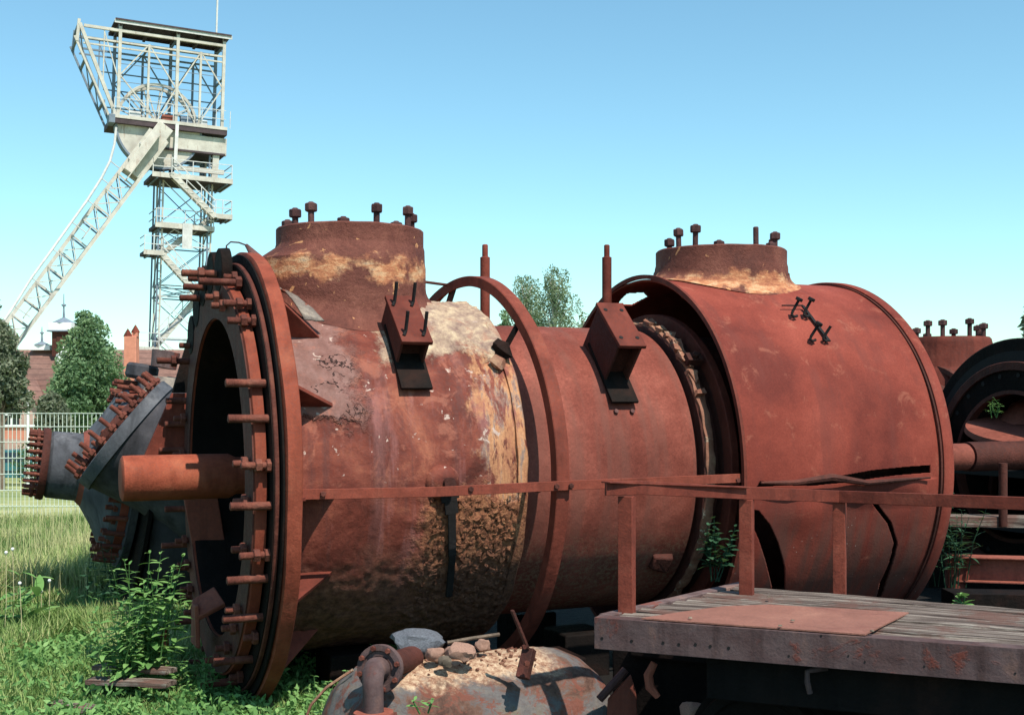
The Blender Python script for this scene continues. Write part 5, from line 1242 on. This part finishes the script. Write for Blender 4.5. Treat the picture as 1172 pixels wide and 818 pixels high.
# ------------------------------------------------------------------ weeds
def leaf_mesh(name, L, W, mat, n=5, fold=.12, curl=.25, tone=.5):
    mb = MB()
    for i in range(n+1):
        t = i/n; w_ = W*math.sin(PI*min(1, t*.92+.04))**.8*(1-.25*t); z = -curl*L*t*t
        mb.v += [(L*t, -w_/2, z+fold*w_), (L*t, 0, z), (L*t, w_/2, z+fold*w_)]
    for i in range(n):
        a = i*3; mb.f += [(a, a+1, a+4, a+3), (a+1, a+2, a+5, a+4)]
    me = bpy.data.meshes.new(name); me.from_pydata(mb.v, [], mb.f); me.materials.append(M[mat])
    k = me.attributes.new('tone', 'FLOAT', 'FACE'); k.data.foreach_set('value', [tone]*len(me.polygons)); me.polygons.foreach_set('use_smooth', [True]*len(me.polygons))
    return me
def GY(py): return 2240.0/(py-453)
def weed(px, py_base, Y, stems, Hh, leafL, leafW, mat, label, spread=.12, pairs=9, seed=1, cat='weed', name='weed', lean=(0, 0), z0=None):
    rnd = random.Random(seed); base = at(px, py_base, Y)
    if z0 is not None: base.z = z0
    t = thing(name, label, cat, base); lm = [leaf_mesh('leaf', leafL, leafW, mat, tone=x) for x in (.3, .55, .8)]
    for s in range(stems):
        a = rnd.random()*6.28; r = spread*rnd.random(); b0 = Vector((math.cos(a)*r, math.sin(a)*r*.6, 0)); h = Hh*rnd.uniform(.65, 1)
        tp = b0+Vector((rnd.uniform(-.25, .25)*h+lean[0], rnd.uniform(-.2, .2)*h+lean[1], h)); mid = (b0+tp)/2+Vector((rnd.uniform(-.03, .03), 0, .03))
        st_ = MB().tube([b0, mid, tp], [.004, .0035, .0015], 5).build('stem', mat, t)
        for i in range(pairs):
            f_ = .25+.75*i/(pairs-1); p = b0.lerp(mid, f_*2) if f_ < .5 else mid.lerp(tp, f_*2-1)
            for k in (0, 1):
                o = bpy.data.objects.new('leaf', rnd.choice(lm)); C.objects.link(o); o.parent = t; o.location = p
                sc_ = (1.05-.65*f_**2)*rnd.uniform(.8, 1.15); o.scale = (sc_,)*3
                o.rotation_euler = (rnd.uniform(-.3, .3), -rnd.uniform(.0, .7), i*1.57+k*PI+rnd.uniform(-.4, .4))
    return t
weed(166, 750, 6.25, 17, .80, .12, .044, 'leaf_weed', 'tallest bright nettle clump growing against the studded flange', .13, 12, 21, 'nettle', 'nettle_plant', z0=.0)
weed(134, 758, 6.15, 16, .58, .10, .038, 'leaf_weed', 'lower nettle clump just left of the tallest one', .13, 7, 22, 'nettle', 'nettle_plant', z0=.0)
weed(112, 690, 8.4, 7, .50, .08, .035, 'leaf_fern', 'dark leafy weed under the studs of the grey machine', .15, 6, 23, z0=.12)
weed(820, 665, 6.5, 6, .34, .065, .045, 'leaf_fern', 'dark green creeper growing in the gap before the outer shell', .05, 8, 24, 'creeper', 'creeper', lean=(.02, 0))
weed(1088, 672, 7.6, 9, .62, .10, .018, 'leaf_fern', 'drooping narrow-leaved plant at the right end of the big vessel', .12, 10, 25, 'plant', 'leafy_plant')
weed(1140, 478, 9.1, 5, .15, .05, .012, 'leaf_weed', 'small tuft growing on the pink round table inside the ring', .08, 4, 26, 'plant', 'leafy_plant')
weed(1104, 700, 6.4, 3, .10, .06, .05, 'leaf_weed', 'little round-leaved weed behind the wagon deck', .05, 3, 27)
weed(238, 812, 6.2, 7, .22, .05, .028, 'leaf_weed', 'low leafy weed in sun at the foot of the studded flange', .2, 5, 28, z0=.0)
weed(375, 826, 5.5, 4, .34, .05, .03, 'leaf_weed', 'small weed in front of the left end of the small tank', .08, 5, 29, z0=.02)
weed(203, 800, 6.4, 8, .28, .06, .03, 'leaf_weed', 'leafy weed patch between the planks and flange foot', .2, 5, 30, z0=.0)
weed(26, 735, 7.9, 5, .40, .26, .075, 'leaf_weed', 'broad-leaved dock plant in the grass at the left edge', .10, 3, 31, 'dock', 'dock_plant', z0=.05)
weed(488, 816, 4.55, 2, .06, .04, .02, 'leaf_weed', 'single tiny weed in front of the small tank', .03, 3, 32)
# dandelion clocks
for i, (px, py, pb, Y) in enumerate(((14, 628, 740, 7.8), (4, 632, 744, 7.7), (23, 667, 755, 7.4), (53, 664, 740, 7.8), (44, 676, 725, 8.2))):
    b = at(px, pb, Y); p = at(px+random.uniform(-4, 4), py, Y)
    t = thing('dandelion', ['dandelion clock standing tallest at the left edge of the grass', 'bent dandelion clock at the very left edge', 'lower dandelion clock beside the dock leaves', 'dandelion clock right of the dock plant', 'dandelion clock farther back in the grass'][i], 'dandelion', b)
    MB().tube([(0, 0, 0), (p-b)*.5+Vector((.01, 0, 0)), p-b], .0022, 5).build('stalk', 'stalk', t)
    MB().lathe([(-.011, 0), (-.008, .008), (0, .011), (.008, .008), (.011, 0)], 10, p-b, (0, 0, 1)).build('head', 'white', t)
# old planks in the grass
def oldplank(px0, py0, px1, py1, Y0, Y1, label, wd_=.09):
    a = at(px0, py0, Y0)-Vector((0, 0, .09)); b = at(px1, py1, Y1)-Vector((0, 0, .07)); L = (b-a).length
    mb = MB()
    for i in range(15):
        x = L*i/14
        for (y, z) in ((-wd_/2, 0), (-wd_/2, .022), (0, .026), (wd_/2, .022), (wd_/2, 0)):
            mb.v.append((x, y+.006*noise.noise(Vector((x*8, px0, 0))), z+.008*noise.noise(Vector((x*6, y*20, py0)))))
    for i in range(14):
        for j in range(4): k = i*5+j; mb.f.append((k, k+1, k+6, k+5))
        k = i*5; mb.f.append((k+4, k, k+5, k+9))
    mb.f += [(0, 4, 3, 2, 1), (70, 71, 72, 73, 74)]
    o = mb.build('old_plank', 'wood', loc=a); o.rotation_euler = (0, -math.asin((b.z-a.z)/L), math.atan2(b.y-a.y, b.x-a.x)); return tag(o, label, 'plank')
oldplank(112, 745, 196, 754, 6.35, 6.15, 'upper grey plank lying in the grass below the nettles')
oldplank(104, 760, 196, 768, 6.15, 6.0, 'lower grey plank lying in the grass below the nettles')
oldplank(62, 786, 108, 797, 5.9, 5.8, 'short rotten plank end nearest the bottom left corner')
slab('brick_piece', [at(176, 735, 6.3), at(189, 720, 6.3), at(190, 742, 6.3), at(180, 748, 6.3)], .06, 'rust_pink', 'pointed pinkish brick piece at the foot of the tallest nettles', 'brick')

# ------------------------------------------------------------------ grass
def grass():
    rnd = random.Random(11); v = []; f = []; tone = []
    def blade(x, y, h, w_, tn, bend):
        z = gz(x, y); a = rnd.random()*6.28; dx, dy = math.cos(a), math.sin(a); b = a+1.57; wx, wy = math.cos(b)*w_, math.sin(b)*w_
        k = len(v); m1 = bend*h*.25; m2 = bend*h
        v.extend([(x-wx, y-wy, z-.02), (x+wx, y+wy, z-.02), (x+dx*m1-wx*.8, y+dy*m1-wy*.8, z+h*.55), (x+dx*m1+wx*.8, y+dy*m1+wy*.8, z+h*.55), (x+dx*m2, y+dy*m2, z+h)])
        f.append((k, k+1, k+3, k+2)); f.append((k+2, k+3, k+4)); tone.extend([tn, tn])
    n = 0
    while n < 125000:
        y = 5.1+9.9*rnd.random()**1.35; xl = -(HX+60)/F*y
        x = xl+rnd.random()*(1.05+.36*y)*(0.62 if y > 7 else 1.0)
        if noise.noise(Vector((x*1.7, y*1.7, 2)))+.55*noise.noise(Vector((x*5, y*5, 7))) < -.32: continue
        if x > -1.55 and y < 8.2 and rnd.random() < .6: continue
        if x > -.5 and y < 9: continue
        hh = (.14+.26*rnd.random()**1.2)*(1+.5*noise.noise(Vector((x*.9, y*.9, 9))))
        if x > -1.6 and y < 8.2: hh *= .5
        if y < 6.5 and x > -2.75: hh *= .42
        elif y < 9.3 and x > -3.7: hh *= .5
        elif y < 8.5: hh *= .8
        elif y > 10.5: hh *= .55
        dry = noise.noise(Vector((x*1.1, y*1.1, 20)))
        tn = min(1, max(0, .52+.8*dry+rnd.uniform(-.33, .4))); 
        blade(x, y, hh, .0022+.0026*rnd.random()+.00025*y, tn, rnd.uniform(.1, .9)); n += 1
    for _ in range(1500):
        y = 5.4+8*rnd.random(); x = -(HX+40)/F*y+rnd.random()*(.16*y)
        if y < 9 and x > -3.4: continue
        blade(x, y, rnd.uniform(.35, .62), .0022, 1.0, rnd.uniform(.05, .35))
    for _ in range(7000):                                       # shaded ground round the machines
        y = 3.9+6*rnd.random(); x = -1.2+rnd.random()*.8; blade(x, y, rnd.uniform(.04, .13), .004, rnd.random()*.5, .6)
    me = bpy.data.meshes.new('grass'); me.from_pydata(v, [], f); me.materials.append(M['grass'])
    a_ = me.attributes.new('tone', 'FLOAT', 'FACE'); a_.data.foreach_set('value', tone)
    o = bpy.data.objects.new('grass', me); C.objects.link(o); stuff(o); tag(o, 'tall uncut meadow grass round the machines on the left', 'grass')
grass()
def ground_weeds():
    rnd = random.Random(5); cs = []
    for _ in range(700):
        y = 5.3+4.5*rnd.random(); x = -(HX+20)/F*y+rnd.random()*(.15+.30*y); cs.append((Vector((x, y, .03+.05*rnd.random())), rnd.uniform(.05, .14)))
    for _ in range(150):
        y = 5.2+1.5*rnd.random(); x = -2.1+1.4*rnd.random(); cs.append((Vector((x, y, .04+.03*rnd.random())), rnd.uniform(.04, .08)))
    o = leafy('low_weeds', cs, 60000, .022, 'leaf_weed', None, .8, 0, 3); stuff(o); tag(o, 'low leafy ground weeds among the long grass', 'weeds')
ground_weeds()
